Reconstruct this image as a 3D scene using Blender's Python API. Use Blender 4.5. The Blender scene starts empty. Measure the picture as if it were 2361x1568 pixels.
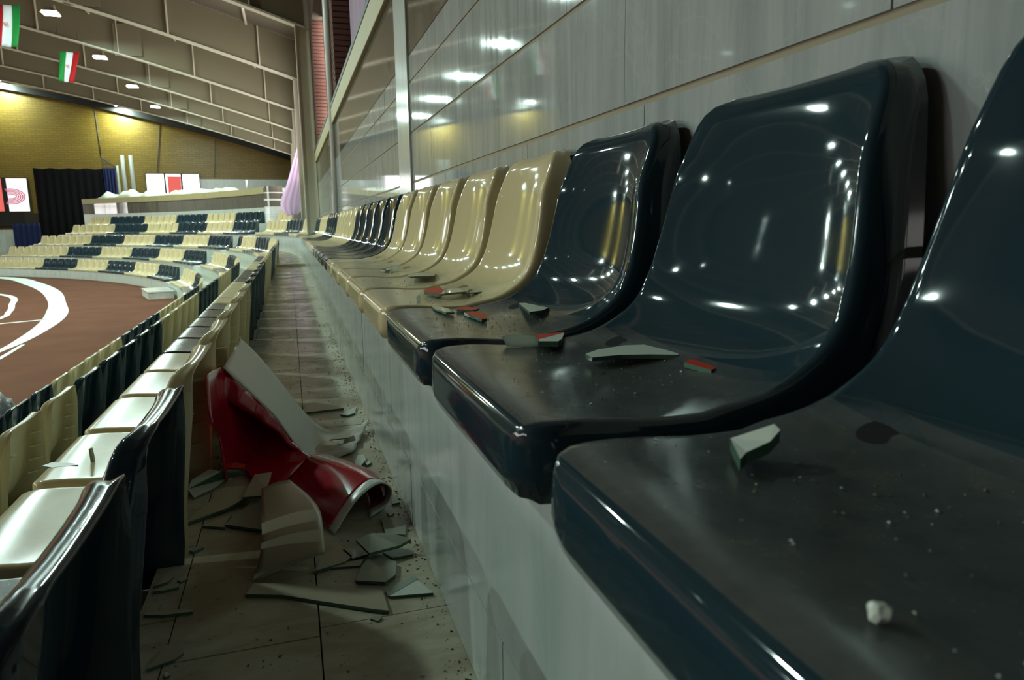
import bpy, bmesh, math, random
from mathutils import Vector, Matrix
random.seed(7)
scene = bpy.context.scene
col = scene.collection
PI = math.pi

# ------------------------------------------------------------------ camera
EYE = 2.0                       # eye height above the arena floor; all z below are relative to the eye
IW, IH, FPX = 2361, 1568, 1600.0
YAW, PITCH, ROLL = 0.3055, -0.1671, -0.0135
_cy, _sy, _cp, _sp = math.cos(YAW), math.sin(YAW), math.cos(PITCH), math.sin(PITCH)
FWD = Vector((_sy*_cp, _cy*_cp, _sp))
_r = Vector((_cy, -_sy, 0)); _u = _r.cross(FWD)
RIGHT = _r*math.cos(ROLL) + _u*math.sin(ROLL)
UP = -_r*math.sin(ROLL) + _u*math.cos(ROLL)
cam_d = bpy.data.cameras.new('camera'); cam = bpy.data.objects.new('camera', cam_d); col.objects.link(cam)
cam_d.sensor_width = 36.0; cam_d.lens = 36.0*FPX/IW; cam_d.clip_start = 0.02; cam_d.clip_end = 300
cam.matrix_world = Matrix(((RIGHT.x, UP.x, -FWD.x, 0), (RIGHT.y, UP.y, -FWD.y, 0), (RIGHT.z, UP.z, -FWD.z, EYE), (0, 0, 0, 1)))
cam_d.dof.use_dof = True; cam_d.dof.focus_distance = 1.75; cam_d.dof.aperture_fstop = 9.0
scene.camera = cam

# ------------------------------------------------------------------ world, exposure
world = bpy.data.worlds.new('world'); scene.world = world; world.use_nodes = True
world.node_tree.nodes['Background'].inputs[0].default_value = (0.55, 0.62, 0.6, 1)
world.node_tree.nodes['Background'].inputs[1].default_value = 0.0
scene.view_settings.view_transform = 'Standard'
scene.view_settings.look = 'None'
scene.view_settings.gamma = 1.0
scene.view_settings.use_curve_mapping = False
scene.view_settings.exposure = -0.12
LAMP_W = 480.0          # power of one ceiling lamp
KEY_W = 2600.0          # the strong lamps over the arena, level with the nearest seats
WINDOW_STRENGTH = 16.0   # daylight in the window panes

# ------------------------------------------------------------------ helpers
def ray(px, py):
    d = FWD + RIGHT*((px-IW/2)/FPX) - UP*((py-IH/2)/FPX)
    return d/d.y
def at_y(px, py, Y): return ray(px, py)*Y
def at_z(px, py, z):
    d = ray(px, py); return d*(z/d.z)
def at_x(px, py, x):
    d = ray(px, py); return d*(x/d.x)

def mesh_obj(name, verts, faces, mat=None, parent=None, smooth=False):
    me = bpy.data.meshes.new(name); me.from_pydata([tuple(v) for v in verts], [], faces); me.update()
    return link_mesh(name, me, mat, parent, smooth)
def link_mesh(name, me, mat=None, parent=None, smooth=False):
    o = bpy.data.objects.new(name, me); col.objects.link(o)
    if mat is not None and len(me.materials) == 0:
        for m in (mat if isinstance(mat, (list, tuple)) else [mat]): me.materials.append(m)
    if smooth:
        for p in me.polygons: p.use_smooth = True
    if parent: o.parent = parent
    return o
def bm_obj(name, bm, mat=None, parent=None, smooth=False):
    me = bpy.data.meshes.new(name); bmesh.ops.recalc_face_normals(bm, faces=bm.faces[:]); bm.to_mesh(me); bm.free()
    return link_mesh(name, me, mat, parent, smooth)
def add_box(bm, x0, x1, y0, y1, z0, z1, mi=0):
    v = [bm.verts.new((x, y, z)) for x in (x0, x1) for y in (y0, y1) for z in (z0, z1)]
    for f in ((0, 1, 3, 2), (4, 6, 7, 5), (0, 4, 5, 1), (2, 3, 7, 6), (0, 2, 6, 4), (1, 5, 7, 3)):
        bm.faces.new([v[i] for i in f]).material_index = mi
    return v
def box(name, x0, x1, y0, y1, z0, z1, mat, parent=None, bevel=0.0):
    bm = bmesh.new(); add_box(bm, x0, x1, y0, y1, z0, z1)
    if bevel: bmesh.ops.bevel(bm, geom=bm.edges[:], offset=bevel, segments=2, affect='EDGES', profile=0.6)
    return bm_obj(name, bm, mat, parent)
def empty(name, loc=(0, 0, 0), rz=0):
    o = bpy.data.objects.new(name, None); col.objects.link(o); o.location = loc; o.rotation_euler = (0, 0, rz); o.empty_display_size = 0.1
    return o
def tag(o, label=None, cat=None, group=None, kind=None):
    if label: o['label'] = label
    if cat: o['category'] = cat
    if group: o['group'] = group
    if kind: o['kind'] = kind
    return o
def tube(name, pts, r, mat, parent=None, n=8):
    bm = bmesh.new(); rings = []
    pts = [Vector(p) for p in pts]
    for i, p in enumerate(pts):
        t = (pts[min(i+1, len(pts)-1)] - pts[max(i-1, 0)]).normalized()
        a = t.cross(Vector((0, 0, 1)));
        if a.length < 1e-3: a = Vector((1, 0, 0))
        a.normalize(); b = t.cross(a)
        rings.append([bm.verts.new(p + a*r*math.cos(2*PI*k/n) + b*r*math.sin(2*PI*k/n)) for k in range(n)])
    for i in range(len(rings)-1):
        for k in range(n): bm.faces.new((rings[i][k], rings[i][(k+1) % n], rings[i+1][(k+1) % n], rings[i+1][k]))
    bm.faces.new(rings[0]); bm.faces.new(rings[-1])
    return bm_obj(name, bm, mat, parent, True)
def grid_obj(name, rows, mat, parent=None, smooth=True, thick=0.0, offset=-1.0):
    n = len(rows[0]); V = [v for r in rows for v in r]
    F = [(i*n+j, i*n+j+1, (i+1)*n+j+1, (i+1)*n+j) for i in range(len(rows)-1) for j in range(n-1)]
    o = mesh_obj(name, V, F, mat, parent, smooth)
    if thick:
        m = o.modifiers.new('thickness', 'SOLIDIFY'); m.thickness = thick; m.offset = offset
    return o
def catmull(P, n):
    P = [Vector(p) for p in P]; Q = [2*P[0]-P[1]] + P + [2*P[-1]-P[-2]]
    out = []
    for k in range(n):
        u = k/(n-1)*(len(P)-1); i = min(int(u), len(P)-2); t = u-i
        a, b, c, d = Q[i], Q[i+1], Q[i+2], Q[i+3]
        out.append(0.5*((2*b) + (c-a)*t + (2*a-5*b+4*c-d)*t*t + (3*b-a-3*c+d)*t**3))
    return out

# ------------------------------------------------------------------ materials
def new_mat(name):
    m = bpy.data.materials.new(name); m.use_nodes = True
    nt = m.node_tree; b = nt.nodes['Principled BSDF']
    return m, nt, b
def plain(name, c, rough=0.5, metal=0.0, spec=0.5, coat=0.0):
    m, nt, b = new_mat(name)
    b.inputs['Base Color'].default_value = (*c, 1); b.inputs['Roughness'].default_value = rough
    b.inputs['Metallic'].default_value = metal; b.inputs['Specular IOR Level'].default_value = spec
    b.inputs['Coat Weight'].default_value = coat; b.inputs['Coat Roughness'].default_value = 0.04
    return m
def coords(nt, scale=(1, 1, 1), kind='Object', rot=(0, 0, 0)):
    tc = nt.nodes.new('ShaderNodeTexCoord'); mp = nt.nodes.new('ShaderNodeMapping')
    mp.inputs['Scale'].default_value = scale; mp.inputs['Rotation'].default_value = rot
    if kind == 'World':
        g = nt.nodes.new('ShaderNodeNewGeometry'); nt.links.new(g.outputs['Position'], mp.inputs[0])
    else: nt.links.new(tc.outputs[kind], mp.inputs[0])
    return mp.outputs[0]
def noise(nt, vec, scale, detail=4, rough=0.55, dist=0.0):
    n = nt.nodes.new('ShaderNodeTexNoise'); n.inputs['Scale'].default_value = scale; n.inputs['Detail'].default_value = detail
    n.inputs['Roughness'].default_value = rough; n.inputs['Distortion'].default_value = dist
    nt.links.new(vec, n.inputs['Vector']); return n.outputs['Fac']
def ramp(nt, fac, stops):
    r = nt.nodes.new('ShaderNodeValToRGB'); e = r.color_ramp.elements
    while len(e) < len(stops): e.new(0.5)
    for i, (p, c) in enumerate(stops):
        e[i].position = p; e[i].color = (*c, 1) if len(c) == 3 else c
    nt.links.new(fac, r.inputs[0]); return r.outputs[0]
def mixc(nt, a, b, fac, mode='MIX'):
    x = nt.nodes.new('ShaderNodeMix'); x.data_type = 'RGBA'; x.blend_type = mode
    for s, v in ((6, a), (7, b)):
        if isinstance(v, tuple): x.inputs[s].default_value = (*v, 1)
        else: nt.links.new(v, x.inputs[s])
    if isinstance(fac, float): x.inputs[0].default_value = fac
    else: nt.links.new(fac, x.inputs[0])
    return x.outputs[2]
def bump(nt, b, h, strength=0.2, dist=0.01):
    n = nt.nodes.new('ShaderNodeBump'); n.inputs['Strength'].default_value = strength; n.inputs['Distance'].default_value = dist
    nt.links.new(h, n.inputs['Height']); nt.links.new(n.outputs[0], b.inputs['Normal'])
G = lambda v: (v, v, v)

def marble(name, c0, c1, c2, vein, rough0, rough1, sz=0.5, sy=5.0, bumps=0.0):
    m, nt, b = new_mat(name)
    v = coords(nt, (3.0, sy, sz), 'World')
    n1 = noise(nt, v, 3.0, 6, 0.65, 0.6)
    v2 = coords(nt, (1, 1.4, 0.9), 'World'); n2 = noise(nt, v2, 2.3, 6, 0.6, 1.4)
    base = ramp(nt, n1, [(0.3, c0), (0.5, c1), (0.7, c2)])
    vn = ramp(nt, n2, [(0.485, G(0)), (0.5, G(1)), (0.515, G(0))])
    vm = nt.nodes.new('ShaderNodeMath'); vm.operation = 'MULTIPLY'; vm.inputs[1].default_value = 0.16
    nt.links.new(vn, vm.inputs[0])
    colr = mixc(nt, base, vein, vm.outputs[0])
    nt.links.new(colr, b.inputs['Base Color'])
    rr = nt.nodes.new('ShaderNodeMapRange'); rr.inputs[1].default_value = 0.3; rr.inputs[2].default_value = 0.7
    rr.inputs[3].default_value = rough0; rr.inputs[4].default_value = rough1
    nt.links.new(n1, rr.inputs[0]); nt.links.new(rr.outputs[0], b.inputs['Roughness'])
    if bumps:
        bump(nt, b, n1, bumps, 0.004)
    return m
M = {}
M['marble'] = marble('polished_grey_marble', (0.28, 0.30, 0.29), (0.365, 0.385, 0.37), (0.44, 0.445, 0.435), (0.55, 0.55, 0.52), 0.03, 0.07, 0.5, 6.0)
M['marble_riser'] = marble('riser_marble', (0.44, 0.475, 0.45), (0.51, 0.54, 0.51), (0.56, 0.57, 0.555), (0.62, 0.63, 0.6), 0.1, 0.22, 0.6, 5.0)
M['marble_brown'] = marble('brown_marble', (0.10, 0.088, 0.068), (0.125, 0.11, 0.085), (0.15, 0.135, 0.105), (0.2, 0.18, 0.14), 0.04, 0.08)
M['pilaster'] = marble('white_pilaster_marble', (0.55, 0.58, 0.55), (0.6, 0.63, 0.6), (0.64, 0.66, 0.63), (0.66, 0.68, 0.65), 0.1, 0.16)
M['terrace'] = marble('terrace_stone', (0.42, 0.45, 0.38), (0.5, 0.53, 0.46), (0.56, 0.58, 0.52), (0.6, 0.6, 0.55), 0.25, 0.4)
M['coping'] = marble('cream_coping_stone', (0.34, 0.28, 0.13), (0.40, 0.33, 0.16), (0.45, 0.38, 0.2), (0.3, 0.24, 0.11), 0.45, 0.6)
M['grout'] = plain('cream_grout', (0.30, 0.255, 0.17), 0.8)
M['dark_joint'] = plain('dark_joint', (0.05, 0.043, 0.03), 0.9)

def floor_marble():
    m, nt, b = new_mat('dirty_floor_marble')
    v = coords(nt, (2.2, 7.0, 1), 'World', (0, 0, 0.12)); n1 = noise(nt, v, 2.2, 6, 0.65, 0.8)
    v2 = coords(nt, (1, 1, 1), 'World'); n2 = noise(nt, v2, 3.2, 6, 0.6, 0.3); n3 = noise(nt, v2, 38, 4, 0.7)
    base = ramp(nt, n1, [(0.3, (0.34, 0.30, 0.20)), (0.5, (0.46, 0.42, 0.31)), (0.72, (0.53, 0.51, 0.42))])
    st = ramp(nt, n2, [(0.5, G(0)), (0.68, G(0.7))])
    c = mixc(nt, base, (0.2, 0.13, 0.05), st)
    sp = ramp(nt, n3, [(0.63, G(0)), (0.7, G(0.8))])
    c = mixc(nt, c, (0.07, 0.055, 0.03), sp)
    nt.links.new(c, b.inputs['Base Color'])
    rr = nt.nodes.new('ShaderNodeMapRange'); rr.inputs[1].default_value = 0.35; rr.inputs[2].default_value = 0.65
    rr.inputs[3].default_value = 0.16; rr.inputs[4].default_value = 0.34
    nt.links.new(n2, rr.inputs[0]); nt.links.new(rr.outputs[0], b.inputs['Roughness'])
    return m
M['floor'] = floor_marble()

def plastic(name, c, c_dust, dust, rough):
    m, nt, b = new_mat(name)
    v = coords(nt, (1, 1, 1), 'World'); n1 = noise(nt, v, 30, 5, 0.7); n2 = noise(nt, v, 9, 3, 0.5)
    g = nt.nodes.new('ShaderNodeNewGeometry'); s = nt.nodes.new('ShaderNodeSeparateXYZ'); nt.links.new(g.outputs['True Normal'], s.inputs[0])
    up = ramp(nt, s.outputs[2], [(0.86, G(0)), (0.97, G(1))])
    d1 = ramp(nt, n1, [(0.25, G(0.45)), (0.75, G(1))])
    mm = nt.nodes.new('ShaderNodeMath'); mm.operation = 'MULTIPLY'; nt.links.new(up, mm.inputs[0]); nt.links.new(d1, mm.inputs[1])
    m2 = nt.nodes.new('ShaderNodeMath'); m2.operation = 'MULTIPLY'; nt.links.new(mm.outputs[0], m2.inputs[0]); m2.inputs[1].default_value = dust
    nt.links.new(mixc(nt, c, c_dust, m2.outputs[0]), b.inputs['Base Color'])
    rr = nt.nodes.new('ShaderNodeMapRange'); rr.inputs[3].default_value = rough; rr.inputs[4].default_value = 0.42
    nt.links.new(m2.outputs[0], rr.inputs[0]); nt.links.new(rr.outputs[0], b.inputs['Roughness'])
    b.inputs['Specular IOR Level'].default_value = 0.5
    bump(nt, b, n2, 0.035, 0.004)
    return m
M['cream'] = plastic('cream_seat_plastic', (0.60, 0.50, 0.29), (0.40, 0.34, 0.23), 0.6, 0.06)
M['dark'] = plastic('dark_seat_plastic', (0.015, 0.033, 0.043), (0.118, 0.108, 0.092), 0.7, 0.05)
M['hole_tan'] = plain('amber_hole', (0.22, 0.14, 0.05), 0.8)
M['hole'] = plain('dark_hole', (0.004, 0.004, 0.004), 0.9)

def arena():
    m, nt, b = new_mat('arena_rubber_floor')
    v = coords(nt, (1, 1, 1), 'World'); n = noise(nt, v, 1.1, 5, 0.6); n2 = noise(nt, v, 90, 2, 0.5)
    c = ramp(nt, n, [(0.3, (0.092, 0.034, 0.017)), (0.7, (0.125, 0.049, 0.026))])
    c = mixc(nt, c, (0.09, 0.04, 0.025), ramp(nt, n2, [(0.45, G(0)), (0.75, G(0.6))]))
    nt.links.new(c, b.inputs['Base Color']); b.inputs['Roughness'].default_value = 0.9; b.inputs['Specular IOR Level'].default_value = 0.08
    return m
M['arena'] = arena()
M['white_paint'] = plain('white_floor_paint', (0.62, 0.68, 0.62), 0.45)
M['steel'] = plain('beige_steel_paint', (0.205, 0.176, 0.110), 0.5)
M['flange'] = plain('light_beige_flange', (0.64, 0.59, 0.46), 0.45)  # lighter tone than the webs, for flanges, stiffeners, braces, columns and pipes
M['deck'] = plain('roof_deck_paint', (0.15, 0.125, 0.09), 0.65)
M['post'] = plain('galvanised_white_post', (0.62, 0.61, 0.56), 0.35)
M['pole'] = plain('grey_pole_paint', (0.22, 0.22, 0.2), 0.5)
M['black'] = plain('black_frame', (0.012, 0.011, 0.009), 0.5)
M['dark_wall'] = plain('dark_upper_wall', (0.10, 0.08, 0.055), 0.8)
def brick_mat(name, a, bb, mortar, sx, sz, rough=0.7):
    m, nt, b = new_mat(name)
    tc = nt.nodes.new('ShaderNodeTexCoord'); s = nt.nodes.new('ShaderNodeSeparateXYZ'); nt.links.new(tc.outputs['Object'], s.inputs[0])
    cmb = nt.nodes.new('ShaderNodeCombineXYZ'); nt.links.new(s.outputs[0], cmb.inputs[0]); nt.links.new(s.outputs[2], cmb.inputs[1])
    t = nt.nodes.new('ShaderNodeTexBrick'); nt.links.new(cmb.outputs[0], t.inputs['Vector'])
    t.inputs['Color1'].default_value = (*a, 1); t.inputs['Color2'].default_value = (*bb, 1); t.inputs['Mortar'].default_value = (*mortar, 1)
    t.inputs['Scale'].default_value = 1; t.inputs['Brick Width'].default_value = sx; t.inputs['Row Height'].default_value = sz; t.inputs['Mortar Size'].default_value = 0.012
    vv = coords(nt, (0.25, 1, 3.5)); n = noise(nt, vv, 1.6, 6, 0.75)
    chips = ramp(nt, n, [(0.66, G(0)), (0.70, G(0.8))])
    c = mixc(nt, t.outputs[0], (0.5, 0.47, 0.33), chips)
    nt.links.new(c, b.inputs['Base Color']); b.inputs['Roughness'].default_value = rough
    return m
M['yellow_brick'] = brick_mat('yellow_brick', (0.17, 0.105, 0.013), (0.14, 0.086, 0.011), (0.09, 0.055, 0.01), 0.45, 0.14, 0.42)
M['brown_brick'] = plain('brown_brick', (0.11, 0.040, 0.025), 0.8)
M['mortar'] = plain('dark_mortar', (0.03, 0.022, 0.015), 0.9)
def glow(name, c, s):
    m = bpy.data.materials.new(name); m.use_nodes = True; nt = m.node_tree; nt.nodes.clear()
    e = nt.nodes.new('ShaderNodeEmission'); o = nt.nodes.new('ShaderNodeOutputMaterial'); e.inputs[0].default_value = (*c, 1); e.inputs[1].default_value = s
    nt.links.new(e.outputs[0], o.inputs[0]); return m
M['daylight'] = glow('daylight_pane', (1.0, 0.97, 0.93), WINDOW_STRENGTH)
M['daylight_high'] = glow('daylight_high_pane', (1.0, 0.97, 0.95), 15.0)
M['daylight_far'] = glow('daylight_far_pane', (0.97, 0.98, 1.0), 5.0)
M['daylight_red'] = glow('daylight_through_red_poster', (0.85, 0.16, 0.13), 1.1)
M['screen'] = glow('bright_screen_pane', (0.98, 0.98, 1.0), 1.5)
M['screen_pink'] = glow('pink_ring_print', (0.9, 0.25, 0.35), 0.75)
M['lamp'] = glow('lamp_glow', (0.72, 1.0, 0.90), 30.0)
def cloth(name, c, rough=0.8, transl=0.0):
    m, nt, b = new_mat(name)
    b.inputs['Base Color'].default_value = (*c, 1); b.inputs['Roughness'].default_value = rough; b.inputs['Specular IOR Level'].default_value = 0.25
    if transl:
        t = nt.nodes.new('ShaderNodeBsdfTranslucent'); t.inputs[0].default_value = (*c, 1); mx = nt.nodes.new('ShaderNodeMixShader'); mx.inputs[0].default_value = transl
        o = nt.nodes['Material Output']; nt.links.new(b.outputs[0], mx.inputs[1]); nt.links.new(t.outputs[0], mx.inputs[2]); nt.links.new(mx.outputs[0], o.inputs[0])
    return m
M['black_cloth'] = cloth('black_curtain_cloth', (0.0025, 0.0025, 0.003), 1.0)
M['blue_cloth'] = cloth('navy_curtain_cloth', (0.008, 0.014, 0.06))
M['lilac'] = cloth('lilac_white_banner_cloth', (0.88, 0.74, 0.90), 0.5, 0.6)
M['lilac_curtain'] = cloth('lilac_curtain', (0.42, 0.33, 0.42), 0.8, 0.04)
M['flag_green'] = cloth('flag_green', (0.02, 0.24, 0.05), 0.8, 0.3)
M['flag_white'] = cloth('flag_white', (0.7, 0.72, 0.74), 0.8, 0.3)
M['flag_red'] = cloth('flag_red', (0.42, 0.012, 0.015), 0.8, 0.3)
M['emblem'] = plain('flag_emblem_red', (0.5, 0.05, 0.05), 0.8)
M['sheet_cloth'] = cloth('pale_dust_sheet', (0.58, 0.62, 0.5), 0.7)
M['red_vinyl'] = plain('glossy_red_vinyl', (0.36, 0.005, 0.022), 0.16, coat=0.5)
M['white_vinyl'] = plain('white_vinyl', (0.56, 0.53, 0.47), 0.45)
M['border'] = plain('white_banner_border', (0.62, 0.66, 0.6), 0.25)
M['shard_grey'] = plain('grey_backed_glass', (0.33, 0.34, 0.27), 0.12)
M['shard_pale'] = plain('pale_painted_glass', (0.60, 0.64, 0.56), 0.35, spec=0.3)
M['shard_tan'] = plain('tan_backed_glass', (0.40, 0.36, 0.26), 0.3)
M['shard_red'] = plain('red_painted_glass', (0.55, 0.05, 0.02), 0.5, spec=0.2)
M['shard_clear'] = plain('milky_clear_glass', (0.32, 0.37, 0.32), 0.05)
def edge_glass():
    m, nt, b = new_mat('green_glass_edge')
    b.inputs['Base Color'].default_value = (0.10, 0.2, 0.14, 1); b.inputs['Roughness'].default_value = 0.08
    b.inputs['Transmission Weight'].default_value = 0.35; b.inputs['IOR'].default_value = 1.5
    return m
M['glass_edge'] = edge_glass()
M['plastic_bag'] = plain('white_plastic_bag', (0.62, 0.66, 0.7), 0.35)
M['milky'] = cloth('milky_glass', (0.86, 0.90, 0.83), 0.15, 0.6)
M['grit'] = plain('brown_grit', (0.13, 0.10, 0.055), 0.9)
M['crumb'] = plain('glass_crumb', (0.5, 0.55, 0.5), 0.08)
M['net'] = plain('dark_net_cord', (0.06, 0.06, 0.06), 0.9)

# ------------------------------------------------------------------ plan of the hall
Y_ARC, CX, R_A = 15.5, 0.62-29.0, 29.0          # the rows run straight along y, then bend left about (CX, Y_ARC)
def plan(x0, s):
    """point on the line that is x0 sideways; s is the run measured on the top row"""
    if s <= Y_ARC: return Vector((x0, s, 0)), 0.0
    th = (s-Y_ARC)/R_A; r = x0-CX
    return Vector((CX + r*math.cos(th), Y_ARC + r*math.sin(th), 0)), th
def sweep(name, prof, s0, s1, mat, parent=None, ds=0.75, closed=True):
    """prof: (x0, z) cross-section swept along the plan"""
    S = [s0]
    if s0 < Y_ARC < s1: S.append(Y_ARC)
    a = max(s0, Y_ARC); n = max(1, int((s1-a)/ds)) if s1 > a else 0
    for i in range(1, n+1): S.append(a + (s1-a)*i/n)
    if s1 <= Y_ARC: S.append(s1)
    bm = bmesh.new(); rings = []
    for s in S:
        ring = []
        for x0, z in prof:
            p, _ = plan(x0, s); ring.append(bm.verts.new((p.x, p.y, z)))
        rings.append(ring)
    k = len(prof)
    for i in range(len(rings)-1):
        for j in range(k if closed else k-1):
            bm.faces.new((rings[i][j], rings[i][(j+1) % k], rings[i+1][(j+1) % k], rings[i+1][j]))
    if closed:
        bm.faces.new(rings[0]); bm.faces.new(rings[-1])
    return bm_obj(name, bm, mat, parent)
def rect(x0, x1, z0, z1): return [(x0, z0), (x1, z0), (x1, z1), (x0, z1)]

def sx(px, x0, s_lo=16.0, s_hi=60.0):
    """run s at which the plan line x0 passes behind picture column px"""
    t = ray(px, 520).x
    for _ in range(60):
        m_ = (s_lo+s_hi)/2; p, _t = plan(x0, m_)
        if p.x/p.y > t: s_lo = m_
        else: s_hi = m_
    return (s_lo+s_hi)/2
FLOOR_A, LEDGE_A = -0.685, -0.26
LEVEL = [  # aisle z, ledge z, front x, back-of-ledge x for rows B, C, D
    (-0.685, -0.73, -0.655, -0.29), (-1.155, -1.20, -1.505, -1.14), (-1.625, -1.67, -2.355, -1.99)]
S_END = 49.0
E_A, E_B, E_C = sx(150, 0.6), sx(78, -0.3), sx(8, -1.15)     # where the rows stop at the dark curtain

# arena floor
arena_o = tag(box('floor', -58, 3, -12, 51, -2.15, -2.0, M['arena']), kind='structure')
# terraces: the slab under each aisle and the ledge under each row of seats
t0 = tag(sweep('terrace_ledge', rect(0.245, 1.0, -2.0, LEDGE_A), -1.6, E_A, M['terrace']), kind='structure')
for i, (za, zl, xf, xb) in enumerate(LEVEL):
    xprev = 0.245 if i == 0 else LEVEL[i-1][2]
    tag(sweep('terrace_aisle', rect(xb, xprev, -2.0, za-(0.012 if i == 0 else 0)), -1.6, (E_A, E_B, E_C)[i], M['dark_joint'] if i == 0 else M['terrace']), kind='structure')
    tag(sweep('terrace_ledge', rect(xf, xb, -2.0, zl), -1.6, (E_B, E_C, S_END)[i], M['terrace']), kind='structure')
tag(sweep('wall_arena_edge', rect(-2.372, -2.355, -2.0, -1.685), -1.6, S_END, M['terrace']), kind='structure')
AISLE = [o for o in col.objects if o.name == 'terrace_aisle'][0]
# ledge and aisle of the extra top row of the end stand
tag(sweep('terrace_ledge', rect(1.06, 1.62, -2.0, 0.10), 24.4, sx(190, 1.3), M['terrace']), kind='structure')

# aisle floor tiles (near ones laid singly)
def tiles():
    edges = [-0.30, -0.235, 0.008, 0.238]
    for k in range(3):
        x0, x1 = edges[k], edges[k+1]
        ys = -1.55 + (0.0, 0.45, 0.2)[k]
        L = (0.62, 0.78, 0.62)[k]
        y = {0: -1.5, 1: -1.5, 2: -1.5}[k]
        cuts = {0: 0.02, 1: 0.345, 2: 0.53}[k]
        y = cuts - L*3
        while y < 15.4:
            y1 = min(y+L, 15.45)
            if y1 > 0.3:
                g = 0.0013
                bm = bmesh.new(); add_box(bm, x0+g, x1-g, y+g, y1-g, FLOOR_A-0.012, FLOOR_A + random.uniform(-0.0006, 0.0006))
                bm_obj('floor_tile', bm, M['floor'], AISLE)
            y = y1
    sweep('far_paving', rect(-0.29, 0.238, FLOOR_A-0.012, FLOOR_A), 15.45, E_A, M['floor'], AISLE)
tiles()
box('step_edge', -0.285, 0.232, 12.45, 12.75, FLOOR_A-0.01, FLOOR_A+0.045, M['floor'], AISLE)

# riser in front of the top row: marble slabs
riser = tag(box('wall_riser', 0.233, 0.255, -1.6, 15.5, FLOOR_A-0.02, LEDGE_A-0.002, M['grout']), kind='structure')
def slabs(parent, x_face, thick, rows, y0, y1, lens, mat, name='marble_slab', gz=0.004, gy=0.0015, starts=None):
    for r, (z0, z1) in enumerate(rows):
        y = y0 if starts is None else starts[r]
        i = 0
        while y < y1:
            L = lens[(r*3+i) % len(lens)]; i += 1
            e = min(y+L, y1)
            dx = random.uniform(-0.0007, 0.0007)
            bm = bmesh.new(); add_box(bm, x_face+dx, x_face+thick, y+gy, e-gy, z0+gz, z1-gz)
            bm_obj(name, bm, mat, parent); y = e
slabs(riser, 0.23, 0.014, [(FLOOR_A, -0.535), (-0.535, LEDGE_A)], -1.6, 15.5, [0.78, 0.66, 0.9, 0.72], M['marble_riser'], gz=0.0025, starts=[-1.55, -1.25])
sweep('riser_far', rect(0.23, 0.246, FLOOR_A, LEDGE_A), 15.5, E_A, M['marble_riser'], riser)
box('ledge_lip', 0.228, 0.69, -1.6, 15.5, LEDGE_A-0.003, LEDGE_A+0.001, M['marble_riser'], riser)

# ------------------------------------------------------------------ right wall
XW = 0.69
wall = tag(box('wall_right', XW+0.004, XW+0.5, -12, 50.5, -2.0, 1.39, M['grout']), kind='structure')
rowsz = [(-0.035-0.225, -0.035), (-0.035, 0.235), (0.235, 0.505), (0.505, 0.775), (0.775, 0.92)]
slabs(wall, XW, 0.017, rowsz, -1.6, 16.0, [1.13, 0.72, 1.14, 0.69, 0.95], M['marble'], gz=0.0065, starts=[-1.2, -1.48, -1.17, -1.1, -1.4])
slabs(wall, XW, 0.017, [(0.92, 1.39)], -1.6, 16.0, [1.4, 1.2, 1.5], M['marble_brown'], gz=0.001)
box('far_marble', XW, XW+0.017, 16.0, 50.4, -0.26, 0.918, M['marble'], wall)
box('far_brown_band', XW, XW+0.017, 16.0, 50.4, 0.922, 1.39, M['marble_brown'], wall)
box('rear_marble', XW, XW+0.017, -12, -1.6, -2, 0.918, M['marble'], wall)
box('rear_brown_band', XW, XW+0.017, -12, -1.6, 0.922, 1.39, M['marble_brown'], wall)
tag(box('trim_1', XW-0.03, XW+0.5, -12, 50.4, 1.39, 1.60, M['coping'], bevel=0.006), kind='structure')
tag(box('trim_2', XW-0.035, XW+0.06, -12, 50.4, 1.60, 1.645, M['black']), kind='structure')
tag(box('trim_3', XW-0.012, XW+0.02, 4.02, 4.44, 0.02, 5.0, M['pilaster'], bevel=0.003), kind='structure')
# upper wall: brick piers between the windows
GIRD = [16.6+5.8*k for k in range(-4, 6)]
up = tag(box('wall_upper', XW+0.42, XW+0.5, -12, 50.4, 1.60, 6.0, M['dark_wall']), kind='structure')
box('lintel', XW+0.02, XW+0.43, -12, 50.4, 4.15, 6.0, M['dark_wall'], up)
def pier(y0, y1):
    p = tag(box('wall_pier', XW+0.03, XW+0.42, y0+0.015, y1-0.015, 1.60, 4.15, M['mortar']), kind='structure')
    bm = bmesh.new(); z = 1.60; k = 0
    while z < 4.14:
        o = 0.06 if k % 2 else 0.0
        add_box(bm, XW+0.015, XW+0.43, y0+o*0.15, y1-o*0.15, z+0.008, min(z+0.062, 4.15)); z += 0.07; k += 1
    c = bm_obj('brick_courses', bm, M['brown_brick'], p); c['kind'] = 'stuff'
for g in GIRD: pier(g-1.05, g+1.05)
wn = 1
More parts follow.
